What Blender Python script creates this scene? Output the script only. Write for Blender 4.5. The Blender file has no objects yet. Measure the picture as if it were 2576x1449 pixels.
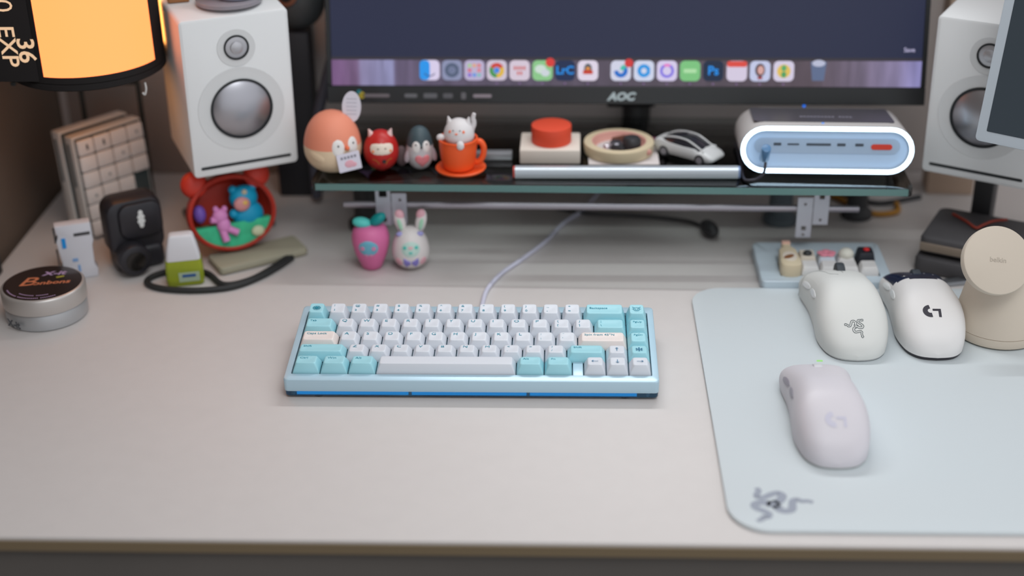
import bpy, bmesh, math, random
from mathutils import Matrix, Vector
random.seed(7)
PI = math.pi
R = math.radians
S = bpy.context.scene
COL = S.collection
MM = 0.001

# ---------------------------------------------------------------- camera, world, lights, exposure
cd = bpy.data.cameras.new('camera'); cam = bpy.data.objects.new('camera', cd); COL.objects.link(cam)
cd.sensor_width = 36; cd.lens = 50.0; cd.clip_start = 0.05; cd.clip_end = 30
pt, yw, rl = R(26.945), R(2.375), R(-0.861)
fw = Vector((-math.sin(yw)*math.cos(pt), math.cos(yw)*math.cos(pt), -math.sin(pt)))
r0 = Vector((math.cos(yw), math.sin(yw), 0)); u0 = r0.cross(fw)
rt = math.cos(rl)*r0 + math.sin(rl)*u0; up = rt.cross(fw)
cam.matrix_world = Matrix((( rt.x, up.x, -fw.x, 0.0789), (rt.y, up.y, -fw.y, -1.0365), (rt.z, up.z, -fw.z, 0.6292), (0, 0, 0, 1)))
cd.dof.use_dof = True; cd.dof.focus_distance = 1.245; cd.dof.aperture_fstop = 2.1
S.camera = cam
S.view_settings.view_transform = 'Standard'; S.view_settings.look = 'None'
S.view_settings.gamma = 1; S.view_settings.use_curve_mapping = False
S.view_settings.exposure = 0.0
S.cycles.caustics_reflective = False; S.cycles.caustics_refractive = False
S.cycles.max_bounces = 10

w = bpy.data.worlds.new('room_air'); S.world = w; w.use_nodes = True
w.node_tree.nodes['Background'].inputs[0].default_value = (0.62, 0.63, 0.66, 1)
w.node_tree.nodes['Background'].inputs[1].default_value = 1.30

def area(name, loc, rot, sx, sy, power, color, spread=180):
    l = bpy.data.lights.new(name, 'AREA'); l.shape = 'RECTANGLE'; l.size = sx; l.size_y = sy
    l.energy = power; l.color = color; l.spread = R(spread)
    o = bpy.data.objects.new(name, l); COL.objects.link(o); o.location = loc; o.rotation_euler = rot
    return o
# the monitor's clip-on light bar, throwing its light down and forward on the desk
area('light_bar_light', (0.135, 0.338, 0.545), (R(-48), 0, 0), 0.46, 0.014, 1.0, (0.96, 0.98, 1.0), 125)
# the room's ceiling lamp, behind and above the person taking the picture
area('ceiling_lamp_light', (0.40, -0.98, 1.68), (R(36), R(9), 0), 0.9, 0.7, 12.8, (0.955, 0.98, 1.0))

# ---------------------------------------------------------------- materials
MATS = {}
def lin(c):
    c = c/255.0
    return c/12.92 if c <= 0.04045 else ((c+0.055)/1.055)**2.4
def rgb(*c): return (lin(c[0]), lin(c[1]), lin(c[2]), 1)
def pm(name, c, rough=0.5, metal=0.0, emit=0.0, ecol=None, trans=0.0, ior=1.45, bump=0.0, bscale=400, vary=0.0, vscale=30, coat=0.0, sss=0.0, alpha=1.0):
    if name in MATS: return MATS[name]
    m = bpy.data.materials.new(name); m.use_nodes = True
    nt = m.node_tree; b = nt.nodes['Principled BSDF']
    b.inputs['Base Color'].default_value = rgb(*c); b.inputs['Roughness'].default_value = rough
    b.inputs['Metallic'].default_value = metal; b.inputs['IOR'].default_value = ior
    b.inputs['Transmission Weight'].default_value = trans; b.inputs['Coat Weight'].default_value = coat
    b.inputs['Alpha'].default_value = alpha
    if sss: b.inputs['Subsurface Weight'].default_value = sss; b.inputs['Subsurface Scale'].default_value = 0.004
    if emit: b.inputs['Emission Color'].default_value = rgb(*(ecol or c)); b.inputs['Emission Strength'].default_value = emit
    if bump or vary:
        tc = nt.nodes.new('ShaderNodeTexCoord')
    if bump:
        n = nt.nodes.new('ShaderNodeTexNoise'); n.inputs['Scale'].default_value = bscale
        bp = nt.nodes.new('ShaderNodeBump'); bp.inputs['Strength'].default_value = bump; bp.inputs['Distance'].default_value = 0.0005
        nt.links.new(tc.outputs['Object'], n.inputs['Vector']); nt.links.new(n.outputs['Fac'], bp.inputs['Height'])
        nt.links.new(bp.outputs['Normal'], b.inputs['Normal'])
    if vary:
        n = nt.nodes.new('ShaderNodeTexNoise'); n.inputs['Scale'].default_value = vscale; n.inputs['Detail'].default_value = 4
        mx = nt.nodes.new('ShaderNodeMix'); mx.data_type = 'RGBA'
        mx.inputs['A'].default_value = rgb(*[max(0, k*(1-vary)) for k in c]); mx.inputs['B'].default_value = rgb(*[min(255, k*(1+vary)) for k in c])
        nt.links.new(tc.outputs['Object'], n.inputs['Vector']); nt.links.new(n.outputs['Fac'], mx.inputs['Factor'])
        nt.links.new(mx.outputs['Result'], b.inputs['Base Color'])
    MATS[name] = m
    return m
def em(name, c, k=1.0):            # a lit screen pixel colour or lamp
    if name in MATS: return MATS[name]
    m = bpy.data.materials.new(name); m.use_nodes = True
    nt = m.node_tree; b = nt.nodes['Principled BSDF']
    b.inputs['Base Color'].default_value = (0.01, 0.01, 0.01, 1); b.inputs['Roughness'].default_value = 0.5
    b.inputs['Emission Color'].default_value = rgb(*c); b.inputs['Emission Strength'].default_value = k; b.inputs['Specular IOR Level'].default_value = 0.25
    MATS[name] = m
    return m

# ---------------------------------------------------------------- mesh helpers
def link(name, me, m=None, parent=None, loc=(0, 0, 0), rot=(0, 0, 0), smooth=None):
    o = bpy.data.objects.new(name, me); COL.objects.link(o)
    if parent: o.parent = parent
    o.location = loc; o.rotation_euler = rot
    if m: me.materials.append(m)
    if smooth is not None:
        me.shade_smooth(); me.set_sharp_from_angle(angle=R(smooth))
    return o
def obj(name, bm, m=None, parent=None, loc=(0, 0, 0), rot=(0, 0, 0), smooth=40):
    bmesh.ops.recalc_face_normals(bm, faces=bm.faces)
    me = bpy.data.meshes.new(name); bm.to_mesh(me); bm.free()
    return link(name, me, m, parent, loc, rot, smooth)
def tag(o, label, cat, group=None):
    o['label'] = label; o['category'] = cat
    if group: o['group'] = group
    return o
def thing(name, label, cat, loc=(0, 0, 0), rot=(0, 0, 0), group=None):
    o = bpy.data.objects.new(name, None); COL.objects.link(o); o.empty_display_size = 0.02
    o.location = loc; o.rotation_euler = rot if isinstance(rot, tuple) else (0, 0, rot)
    return tag(o, label, cat, group)
def part(o, label): o['label'] = label; return o
def new(): return bmesh.new()
def box(bm, c, s, bev=0.0, seg=2, rz=0.0, rx=0.0, ry=0.0):
    r = bmesh.ops.create_cube(bm, size=1)
    vs = r['verts']
    M = Matrix.Translation(c) @ Matrix.Rotation(rz, 4, 'Z') @ Matrix.Rotation(ry, 4, 'Y') @ Matrix.Rotation(rx, 4, 'X') @ Matrix.Diagonal((s[0], s[1], s[2], 1))
    bmesh.ops.transform(bm, matrix=M, verts=vs)
    if bev:
        es = set(e for v in vs for e in v.link_edges)
        bmesh.ops.bevel(bm, geom=list(es), offset=bev, segments=seg, affect='EDGES', profile=0.5)
    return bm
def cyl(bm, c, r, h, n=32, r2=None, rot=None, bev=0.0):
    g = bmesh.ops.create_cone(bm, cap_ends=True, segments=n, radius1=r, radius2=r if r2 is None else r2, depth=h)
    vs = g['verts']
    if bev:
        es = [e for e in set(e for v in vs for e in v.link_edges) if any(len(f.verts) > 4 for f in e.link_faces)]
        q = bmesh.ops.bevel(bm, geom=es, offset=bev, segments=2, affect='EDGES', profile=0.5)
        vs = list(set(vs) & set(bm.verts)) + [v for v in q['verts']]
        vs = [v for v in set(vs) if v.is_valid]
    M = Matrix.Translation(c) @ (rot.to_4x4() if rot is not None else Matrix.Identity(4))
    bmesh.ops.transform(bm, matrix=M, verts=vs)
    return bm
RX90 = Matrix.Rotation(R(90), 3, 'X')
RY90 = Matrix.Rotation(R(90), 3, 'Y')
def ball(bm, c, s, rot=None, u=20, v=12):
    g = bmesh.ops.create_uvsphere(bm, u_segments=u, v_segments=v, radius=1)
    M = Matrix.Translation(c) @ (rot.to_4x4() if rot is not None else Matrix.Identity(4)) @ Matrix.Diagonal((s[0], s[1], s[2], 1))
    bmesh.ops.transform(bm, matrix=M, verts=g['verts'])
    return bm
def lathe(bm, prof, n=40, c=(0, 0, 0), cap0=True, cap1=True, sx=1.0, sy=1.0):
    rings = []
    for r, z in prof:
        rings.append([bm.verts.new((c[0]+sx*r*math.cos(2*PI*i/n), c[1]+sy*r*math.sin(2*PI*i/n), c[2]+z)) for i in range(n)])
    for a, b in zip(rings, rings[1:]):
        for i in range(n): bm.faces.new((a[i], a[(i+1) % n], b[(i+1) % n], b[i]))
    if cap0: bm.faces.new(rings[0][::-1])
    if cap1: bm.faces.new(rings[-1])
    return bm
def loft(bm, rings, cap0=True, cap1=True):
    rr = [[bm.verts.new(p) for p in ring] for ring in rings]
    n = len(rr[0])
    for a, b in zip(rr, rr[1:]):
        for i in range(n): bm.faces.new((a[i], a[(i+1) % n], b[(i+1) % n], b[i]))
    if cap0: bm.faces.new(rr[0][::-1])
    if cap1: bm.faces.new(rr[-1])
    return bm
def tube(bm, pts, r, n=10, cap=True):
    pts = [Vector(p) for p in pts]
    rings = []; prev = None
    for i, p in enumerate(pts):
        t = (pts[min(i+1, len(pts)-1)] - pts[max(i-1, 0)]).normalized()
        a = prev if prev is not None else (Vector((0, 0, 1)) if abs(t.z) < 0.9 else Vector((1, 0, 0)))
        a = (a - t*a.dot(t)).normalized(); b = t.cross(a); prev = a
        rr = r[i] if isinstance(r, (list, tuple)) else r
        rings.append([p + rr*(math.cos(2*PI*k/n)*a + math.sin(2*PI*k/n)*b) for k in range(n)])
    return loft(bm, rings, cap, cap)
def crom(pts, k=6, closed=False):
    out = []; n = len(pts); P = [Vector(p) for p in pts]
    rng = n if closed else n-1
    for i in range(rng):
        p0 = P[(i-1) % n] if closed or i > 0 else P[0]*2-P[1]
        p1 = P[i]; p2 = P[(i+1) % n]
        p3 = P[(i+2) % n] if closed or i+2 < n else P[-1]*2-P[-2]
        for j in range(k):
            t = j/k
            out.append(0.5*((2*p1)+(p2-p0)*t+(2*p0-5*p1+4*p2-p3)*t*t+(3*p1-p0-3*p2+p3)*t*t*t))
    if not closed: out.append(P[-1].copy())
    return out
def rrect(sx, sy, r, n=5, cx=0, cy=0):       # rounded rectangle outline, counter-clockwise
    out = []
    for k, (ax, ay) in enumerate(((1, 1), (-1, 1), (-1, -1), (1, -1))):
        for j in range(n+1):
            a = PI/2*k + PI/2*j/n
            out.append((cx+ax*(sx/2-r)+r*math.cos(a), cy+ay*(sy/2-r)+r*math.sin(a)))
    return out
def slab(bm, outline, z0, z1, bev=0.0, T=None):      # prism with softened top and bottom edges
    cx = sum(p[0] for p in outline)/len(outline); cy = sum(p[1] for p in outline)/len(outline)
    def inset(d):
        res = []; n = len(outline)
        for i in range(n):
            a = Vector(outline[i-1]); p = Vector(outline[i]); b = Vector(outline[(i+1) % n])
            e = (b-a); nn = Vector((-e.y, e.x)); nn = nn.normalized() if nn.length > 0 else Vector((cx, cy))-p
            res.append((p.x+nn.x*d, p.y+nn.y*d))
        return res
    lv = [(bev, z0), (bev*0.3, z0+bev*0.3), (0, z0+bev), (0, z1-bev), (bev*0.3, z1-bev*0.3), (bev, z1)] if bev else [(0, z0), (0, z1)]
    rings = []
    for d, z in lv:
        q = inset(d) if d else outline
        rings.append([(x, y, z) if T is None else T(x, y, z) for x, y in q])
    return loft(bm, rings)
def xz(x, y, z): return (x, -z, y)      # outline drawn in the x-z plane, thickness along -y
def text(name, s, size, m, parent, loc, rot=(0, 0, 0), ext=0.00006, ax='CENTER', shear=0.0, bold=0.0, sx=1.0):
    cu = bpy.data.curves.new(name, 'FONT'); cu.body = s; cu.size = size; cu.extrude = ext
    cu.align_x = ax; cu.align_y = 'CENTER'; cu.shear = shear; cu.offset = bold; cu.resolution_u = 3
    t = bpy.data.objects.new(name, cu); COL.objects.link(t)
    dg = bpy.context.evaluated_depsgraph_get(); dg.update()
    me = bpy.data.meshes.new_from_object(t.evaluated_get(dg))
    bpy.data.objects.remove(t); bpy.data.curves.remove(cu)
    if sx != 1.0: me.transform(Matrix.Diagonal((sx, 1, 1, 1)))
    me.materials.clear()
    return link(name, me, m, parent, loc, rot)
def rprof(prof, z):
    for (r1, z1), (r2, z2) in zip(prof, prof[1:]):
        if z1 <= z <= z2: return r1+(r2-r1)*(z-z1)/max(1e-9, z2-z1)
    return prof[0][0] if z < prof[0][1] else prof[-1][0]
def patch(bm, prof, phi0, z0, outline, off=0.0004, k=4):
    """coloured area lying on a turned body: outline given as (arc length, height) around the point at angle phi0"""
    c = (0.0, 0.0)
    rings = []
    for j in range(k, 0, -1):
        f = j/k; ring = []
        for (a, b) in outline:
            z = z0+b*f; r = max(0.0006, rprof(prof, z)); ph = phi0 + a*f/max(r, 0.3*max(p[0] for p in prof))
            o = off if j < k else -0.0003
            ring.append(bm.verts.new(((r+o)*math.cos(ph), (r+o)*math.sin(ph), z)))
        rings.append(ring)
    r = rprof(prof, z0)+off; cv = bm.verts.new((r*math.cos(phi0), r*math.sin(phi0), z0))
    n = len(outline)
    for A, B in zip(rings, rings[1:]):
        for i in range(n): bm.faces.new((A[i], A[(i+1) % n], B[(i+1) % n], B[i]))
    for i in range(n): bm.faces.new((rings[-1][i], rings[-1][(i+1) % n], cv))
    return bm
def ell(a, b, n=20, rot=0.0):
    return [(a*math.cos(t)*math.cos(rot)-b*math.sin(t)*math.sin(rot), a*math.cos(t)*math.sin(rot)+b*math.sin(t)*math.cos(rot)) for t in [2*PI*i/n for i in range(n)]]
def egg(W, H, k=0.42, n=18, flat=0.12, pw=1.0):          # egg profile, widest at k of the height
    out = []
    for i in range(n+1):
        t = -PI/2 + PI*i/n
        z = math.sin(t); r = max(0, math.cos(t))**pw
        zz = k + (z*(1-k) if z > 0 else z*k)
        out.append((max(0.0004, r*W/2), zz*H))
    return [(max(r, W*flat) if z < 0.004 else r, z) for r, z in out]
def ribbon(bm, pts, wd, fn, closed=False):
    n = len(pts); L = []; Rr = []
    for i in range(n):
        a = pts[(i-1) % n] if (closed or i > 0) else pts[i]; b = pts[(i+1) % n] if (closed or i < n-1) else pts[i]
        dx, dy = b[0]-a[0], b[1]-a[1]; l = math.hypot(dx, dy) or 1
        ww = wd(i/(n-1)) if callable(wd) else wd
        nx, ny = -dy/l*ww/2, dx/l*ww/2
        L.append(bm.verts.new(fn(pts[i][0]+nx, pts[i][1]+ny))); Rr.append(bm.verts.new(fn(pts[i][0]-nx, pts[i][1]-ny)))
    for i in range(n if closed else n-1):
        j = (i+1) % n
        bm.faces.new((L[i], L[j], Rr[j], Rr[i]))
    return bm

# ---------------------------------------------------------------- common materials
WHITE = pm('white_plastic', (205, 205, 203), 0.42)
BLACK = pm('black_plastic', (48, 48, 50), 0.45)
DARK = pm('dark_rubber', (60, 60, 62), 0.6)
SILVER = pm('brushed_metal', (180, 184, 190), 0.32, 0.9)
STEEL = pm('dull_steel', (150, 152, 155), 0.45, 0.6)

# ================================================================= THE SETTING
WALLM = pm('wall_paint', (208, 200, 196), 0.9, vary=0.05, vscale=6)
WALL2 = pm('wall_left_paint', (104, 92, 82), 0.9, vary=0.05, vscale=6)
def struct(name, bm, m):
    o = obj(name, bm, m, smooth=None); o['kind'] = 'structure'; return o
struct('floor', box(new(), (0.9, -0.9, -0.74), (3.4, 3.2, 0.02)), pm('floor_dark_wood', (88, 80, 72), 0.6, vary=0.15, vscale=5))
struct('wall_back', box(new(), (0.9, 0.515, 0.55), (3.4, 0.02, 2.6)), WALLM)
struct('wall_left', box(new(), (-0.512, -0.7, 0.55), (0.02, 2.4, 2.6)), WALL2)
tag(obj('wall_tone_board', box(new(), (0, 0, 0.30), (0.282, 0.008, 0.60), 0.001), pm('board_brown', (156, 144, 138), 0.85, vary=0.06, vscale=8), None, (-0.3500, 0.4960, 0.0005)), 'brown board added to darken the wall behind the left speaker', 'board')  # added board, keeps this stretch of the pale wall dark
# desk
desk = thing('desk', 'wide pale greige desk with a thin tan front edge', 'desk', (0.2, 0.13, -0.73))
dx0, dx1, dy0, dy1 = -0.495, 1.15, -0.2055, 0.502
DESKM = pm('desk_laminate', (206, 201, 198), 0.55, vary=0.012, vscale=60, bump=0.06, bscale=900)
def dl(x, y, z): return (x-0.2, y-0.13, z+0.73)
obj('tabletop', box(new(), dl((dx0+dx1)/2, (dy0+dy1)/2+0.0005, -0.0055), (dx1-dx0, dy1-dy0-0.001, 0.011), 0.0012), DESKM, desk)
obj('edge_band', box(new(), dl((dx0+dx1)/2, dy0-0.0008, -0.0065), (dx1-dx0, 0.0012, 0.0085)), pm('edge_band_tan', (120, 105, 82), 0.5), desk)
obj('apron', box(new(), dl((dx0+dx1)/2, dy0+0.012, -0.052), (dx1-dx0-0.02, 0.018, 0.08)), pm('apron_dark', (92, 88, 84), 0.6, vary=0.1, vscale=8), desk)
for lx in (-0.46, 1.11):
    for ly in (-0.16, 0.45):
        obj('leg', box(new(), dl(lx, ly, -0.376), (0.05, 0.05, 0.708), 0.003), DARK, desk)
# a dark upright edge at the far left of the desk
tag(obj('dark_upright_post', box(new(), (-0.4905, 0.225, 0.16), (0.007, 0.012, 0.318), 0.001), pm('post_dark', (34, 36, 40), 0.6)), 'thin dark upright post at the far left edge of the desk', 'post')

# the lamps outside the frame
cl = thing('ceiling_lamp', 'square white ceiling lamp above the desk', 'lamp', (0.41, -1.01, 1.73))
obj('lamp_housing', box(new(), (0, 0, 0), (0.95, 0.75, 0.03), 0.01), WHITE, cl, rot=(R(36), R(9), 0))
lb = thing('light_bar', 'slim black light bar clipped on top of the monitor', 'lamp', (0.135, 0.35, 0.555))
obj('light_housing', box(new(), (0, 0, 0.006), (0.48, 0.03, 0.014), 0.004), BLACK, lb)

# ================================================================= MOUSE PAD
PADZ = 0.0035
pad = thing('mouse_pad', 'large pale blue-green glass mouse pad on the right of the desk', 'mouse pad', (0.435, 0.002, 0))
o = obj('pad_surface', slab(new(), rrect(0.47, 0.388, 0.030, 10), 0.0003, PADZ, 0.0008), pm('pad_glass', (202, 210, 213), 0.62, sss=0.0, coat=0.0, bump=0.05, bscale=2500), pad)
ARM = [[(0.10, -0.02), (0.30, -0.14), (0.60, -0.16), (0.72, 0.02), (0.55, 0.22), (0.30, 0.40), (0.24, 0.62), (0.42, 0.68), (0.62, 0.66), (0.78, 0.78)],
       [(-0.05, 0.10), (-0.02, 0.38), (-0.22, 0.58), (-0.42, 0.50), (-0.52, 0.20), (-0.62, 0.02), (-0.80, 0.0), (-0.88, 0.14), (-1.02, 0.16), (-1.18, 0.28)],
       [(-0.04, -0.12), (-0.24, -0.24), (-0.26, -0.48), (-0.10, -0.64), (0.18, -0.60), (0.42, -0.56), (0.56, -0.66), (0.52, -0.84), (0.60, -1.02), (0.58, -1.22)]]
def arms(): return [[(p.x, p.y) for p in crom([(x, y, 0) for x, y in a], 7)] for a in ARM]
bm = new()
ca, sa = math.cos(R(70)), math.sin(R(70))
def padmap(x, y): return (0.021*(x*ca-y*sa)*1.05, 0.021*(x*sa+y*ca), 0)
for a in arms(): ribbon(bm, a, lambda t: 0.34*(1-0.45*t), padmap)
ribbon(bm, [(0.12*math.cos(t), 0.12*math.sin(t)) for t in [2*PI*i/12 for i in range(12)]], 0.24, padmap, True)
part(obj('pad_logo', bm, pm('pad_print', (150, 156, 168), 0.6), pad, (0.235-0.435, -0.160-0.002, PADZ+0.00012), smooth=None), 'grey three-snake emblem')

# ================================================================= KEYBOARD
U = 0.01905
kb = thing('keyboard', 'compact ice blue mechanical keyboard with white and cyan keycaps', 'keyboard', (0, 0.05, 0), (R(5.3), 0, 0))
KY, KZ = 0.0019-0.05, 0.0199           # keyboard plane (key field front-left origin offset), local to the empty
def kz(y): return -0.05*math.tan(R(0))
CASEM = pm('case_ice_blue', (180, 208, 222), 0.36, 0.2)
W, H_ = 0.317, 0.1155
cy = KY + (-0.0095 + (-0.0095+H_))/2
outer = rrect(W, H_, 0.0035, 4, 0, cy)
inner = rrect(16*U+0.0012, 5*U+0.0012, 0.0012, 4, 0, KY+2.5*U)
zt = KZ-0.0046; 
# the empty sits 50 mm behind the front; tilt about that point lifts the front less: shift down to keep contact
KZ0 = KZ+0.0045
def ring3(o, z, d=0.0):
    out = []
    for (x, y) in o:
        out.append((x-math.copysign(min(d, abs(x)), x), y-(y-cy)/abs(y-cy+1e-9)*d, z))
    return out
bm = new()
loft(bm, [ring3(outer, KZ0-0.0120, 0.0012), ring3(outer, KZ0-0.0116), ring3(outer, KZ0-0.0012), ring3(outer, KZ0-0.0004, 0.0004), ring3(outer, KZ0, 0.0014),
          ring3(inner, KZ0), ring3(inner, KZ0-0.0035)], True, True)
box(bm, (-8*U+12.75*U, KY+0.5*U-0.0004, KZ0-0.0017), (0.5*U-0.0010, U+0.0008, 0.0034), 0.0004)
obj('case_top', bm, CASEM, kb)
bm = new(); box(bm, (0, KY+2.5*U, KZ0-0.0042+0.0009), (16*U+0.0008, 5*U+0.0008, 0.0006))
obj('switch_plate', bm, pm('plate_teal', (22, 74, 92), 0.4, 0.3), kb)
bm = new(); slab(bm, rrect(W-0.001, H_-0.001, 0.0035, 4, 0, cy), KZ0-0.0166, KZ0-0.0120, 0.0003)
obj('acrylic_base', bm, pm('blue_acrylic', (120, 175, 215), 0.08, trans=0.85, ior=1.2), kb)
for i, (a, b) in enumerate(((-0.148, -0.053), (-0.050, 0.047), (0.050, 0.140))):
    bm = new()
    box(bm, ((a+b)/2, KY-0.0078, KZ0-0.0143), (b-a, 0.001, 0.0026))
    obj('glow_strip', bm, em('blue_glow', (0, 142, 208), 1.0), kb)
for x in (-0.151, -0.0515, 0.0485, 0.149):
    bm = new(); cyl(bm, (x, KY-0.0055, KZ0-0.0143), 0.0022, 0.0042, 16)
    obj('screw', bm, STEEL, kb)
for x, y, h in ((-0.13, KY-0.001, 0.0025), (0.13, KY-0.001, 0.0025), (-0.13, KY+0.098, 0.0115), (0.13, KY+0.098, 0.0115)):
    bm = new(); cyl(bm, (x, y, KZ0-0.0166-h/2), 0.006, h, 16); obj('foot', bm, DARK, kb)

CYAN = pm('keycap_cyan', (160, 214, 224), 0.45, vary=0.01)
ICE = pm('keycap_ice_white', (214, 219, 226), 0.45)
CREAM = pm('keycap_cream', (230, 220, 215), 0.45)
LEG = pm('legend_teal', (16, 136, 158), 0.5)
LEGB = pm('legend_blue', (20, 110, 150), 0.5)
ROWH = [(8.9, 7.5), (8.0, 6.5), (7.0, 7.2), (8.1, 8.1), (10.4, 11.5)]
capmesh = {}
def capmesh_for(u, row, m):
    key = (u, row, m.name)
    if key in capmesh: return capmesh[key]
    hf, hb = ROWH[row]; hf *= MM; hb *= MM
    bw, bd = u*U-0.0009, U-0.0009
    tw, td = bw-0.0060, bd-0.0052
    ty = (0.0030-0.0026)/2 - 0.0004 + 0.0002
    yf, yb = ty-td/2, ty+td/2
    def top(y): return hf+(hb-hf)*(y-yf)/(yb-yf)
    rings = []
    base = rrect(bw, bd, 0.0008, 3)
    rings.append([(x, y, -0.0015) for x, y in base])
    rings.append([(x, y, 0.0) for x, y in base])
    for f, r in ((0.35, 0.0011), (0.7, 0.0015), (0.93, 0.0018)):
        ww = bw+(tw-bw)*f*1.02; dd = bd+(td-bd)*f*1.02
        rings.append([(x, y+ty*f, top(y+ty*f)*f) for x, y in rrect(ww, dd, r, 3)])
    rings.append([(x, y+ty, top(y+ty)-0.00012) for x, y in rrect(tw-0.0002, td-0.0002, 0.002, 3)])
    for ins, dz in ((0.0009, 0.00002), (0.0030, -0.00035), (0.0055, -0.00055)):
        ww = max(0.0012, tw-ins*2); dd = max(0.0012, td-ins*2)
        rings.append([(x, y+ty, top(y+ty)+dz*(1 if row or u < 3 else 0)) for x, y in rrect(ww, dd, min(0.002, dd/2.2, ww/2.2), 3)])
    bm = new(); loft(bm, rings); bmesh.ops.recalc_face_normals(bm, faces=bm.faces)
    me = bpy.data.meshes.new('keycap'); bm.to_mesh(me); bm.free()
    me.materials.append(m); me.shade_smooth(); me.set_sharp_from_angle(angle=R(50))
    capmesh[key] = (me, hf, hb, yf, yb, ty, tw)
    return capmesh[key]
legends = {}
def legend_mesh(s, size):
    if (s, size) in legends: return legends[(s, size)]
    t = text('legend', s, size, None, None, (0, 0, 0), ax='LEFT', ext=0.00004, bold=0.0, sx=1.15)
    me = t.data; bpy.data.objects.remove(t); legends[(s, size)] = me
    return me
def emblem_bug(bm, fn):
    for a in range(8):
        t = 2*PI*a/8
        ribbon(bm, [(0.3*math.cos(t), 0.3*math.sin(t)), (0.9*math.cos(t+0.15), 0.62*math.sin(t+0.15))], 0.2, fn)
    ribbon(bm, [(1.0*math.cos(t), 0.72*math.sin(t)) for t in [2*PI*i/16 for i in range(16)]], 0.14, fn, True)
    ribbon(bm, [(0.22*math.cos(t), 0.22*math.sin(t)) for t in [2*PI*i/8 for i in range(8)]], 0.34, fn, True)
def emblem_face(bm, fn):
    ribbon(bm, [(0.75*math.cos(t), 0.7*math.sin(t)) for t in [2*PI*i/16 for i in range(16)]], 0.14, fn, True)
    ribbon(bm, [(0.36*math.cos(t), 0.4*math.sin(t)) for t in [PI+PI*i/8 for i in range(9)]], 0.12, fn)
    for s in (-1, 1):
        ribbon(bm, [(s*0.55, 0.55), (s*1.1, 0.9)], 0.14, fn); ribbon(bm, [(s*0.75, 0.1), (s*1.2, 0.05)], 0.12, fn)
        ribbon(bm, [(s*0.26, 0.2), (s*0.26, 0.0)], 0.14, fn)
def emblem_flake(bm, fn):
    for a in range(6):
        t = PI/2+2*PI*a/6; c, s = math.cos(t), math.sin(t)
        ribbon(bm, [(0.05*c, 0.05*s), (c, s)], 0.15, fn)
        for q in (-0.6, 0.6):
            ribbon(bm, [(0.55*c, 0.55*s), (0.55*c+0.36*math.cos(t+q), 0.55*s+0.36*math.sin(t+q))], 0.13, fn)
def arrow(dirx, diry):
    def f(bm, fn):
        ribbon(bm, [(-0.8*dirx, -0.8*diry), (0.8*dirx, 0.8*diry)], 0.16, fn)
        for s in (-1, 1):
            ribbon(bm, [(0.8*dirx, 0.8*diry), (0.35*dirx - s*0.38*diry, 0.35*diry + s*0.38*dirx)], 0.16, fn)
    return f
def key(row, x0, u, m, leg='', size=0.0034, draw=None, lm=None):
    me, hf, hb, yf, yb, ty, tw = capmesh_for(u, row, m)
    k = bpy.data.objects.new('keycap', me); COL.objects.link(k); k.parent = kb
    k.location = (-8*U+(x0+u/2)*U, KY+(row+0.5)*U, KZ0-0.0002)
    sl = math.atan2(hb-hf, yb-yf)
    def at(y, dz): return hf+(hb-hf)*(y-yf)/(yb-yf)+dz
    lm = lm or LEG
    if draw:
        bm = new(); sc = 0.0034
        draw(bm, lambda a, b: (a*sc, b*sc, 0))
        obj('legend', bm, lm, k, (0, ty, at(ty, 0.00012)), (sl, 0, 0), smooth=None)
    elif leg:
        lines = leg.split('|')
        for j, s in enumerate(lines):
            if not s: continue
            lme = legend_mesh(s, size)
            if not lme.materials: lme.materials.append(lm)
            yy = ty + (0.0036 - j*0.0064)
            if len(lines) == 1: yy = ty+0.0032 if row < 4 else ty+0.0015
            l = bpy.data.objects.new('legend', lme); COL.objects.link(l); l.parent = k
            l.location = (-tw/2+0.0022, yy, at(yy, -0.00012)); l.rotation_euler = (sl, 0, 0)
    return k
# number row
key(4, 0, 1, CYAN, draw=emblem_bug)
for i, s in enumerate(['!|1', '@|2', '#|3', '$|4', '%|5', '^|6', '&|7', '*|8', '(|9', ')|0', '_|-', '+|=']):
    key(4, 1+i, 1, ICE, s, 0.0040)
key(4, 13, 2, CYAN, 'Backspace', 0.0034); key(4, 15, 1, CYAN, draw=emblem_face)
key(3, 0, 1.5, CYAN, 'Tab', 0.0034)
for i, s in enumerate(['Q', 'W', 'E', 'R', 'T', 'Y', 'U', 'I', 'O', 'P', '{|[', '}|]']):
    key(3, 1.5+i, 1, ICE, s, 0.0050 if len(s) == 1 else 0.0040)
key(3, 13.5, 1.5, CYAN, '¦|\\', 0.0040)
key(3, 15, 1, CYAN, 'PgUp', 0.0032)
key(2, 0, 1.75, CREAM, 'Caps Lock', 0.0036)
for i, s in enumerate(['A', 'S', 'D', 'F', 'G', 'H', 'J', 'K', 'L', ':|;', '"|\'']):
    key(2, 1.75+i, 1, ICE, s, 0.0050 if len(s) == 1 else 0.0040)
key(2, 12.75, 2.25, CREAM, 'Spin from 45°N', 0.0036); key(2, 15, 1, CYAN, 'PgDn', 0.0032)
key(1, 0, 2.25, CYAN, 'Shift', 0.0036)
for i, s in enumerate(['Z', 'X', 'C', 'V', 'B', 'N', 'M', '<|,', '>|.', '?|/']):
    key(1, 2.25+i, 1, ICE, s, 0.0050 if len(s) == 1 else 0.0040)
key(1, 12.25, 1.75, CYAN, 'Shift', 0.0036); key(1, 14, 1, ICE, draw=arrow(0, 1), lm=LEGB); key(1, 15, 1, CYAN, draw=emblem_flake, lm=LEGB)
for i, s in enumerate(['Ctrl', 'Win', 'Alt']): key(0, 1.25*i, 1.25, CYAN, s, 0.0038)
key(0, 3.75, 6.25, ICE)
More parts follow.
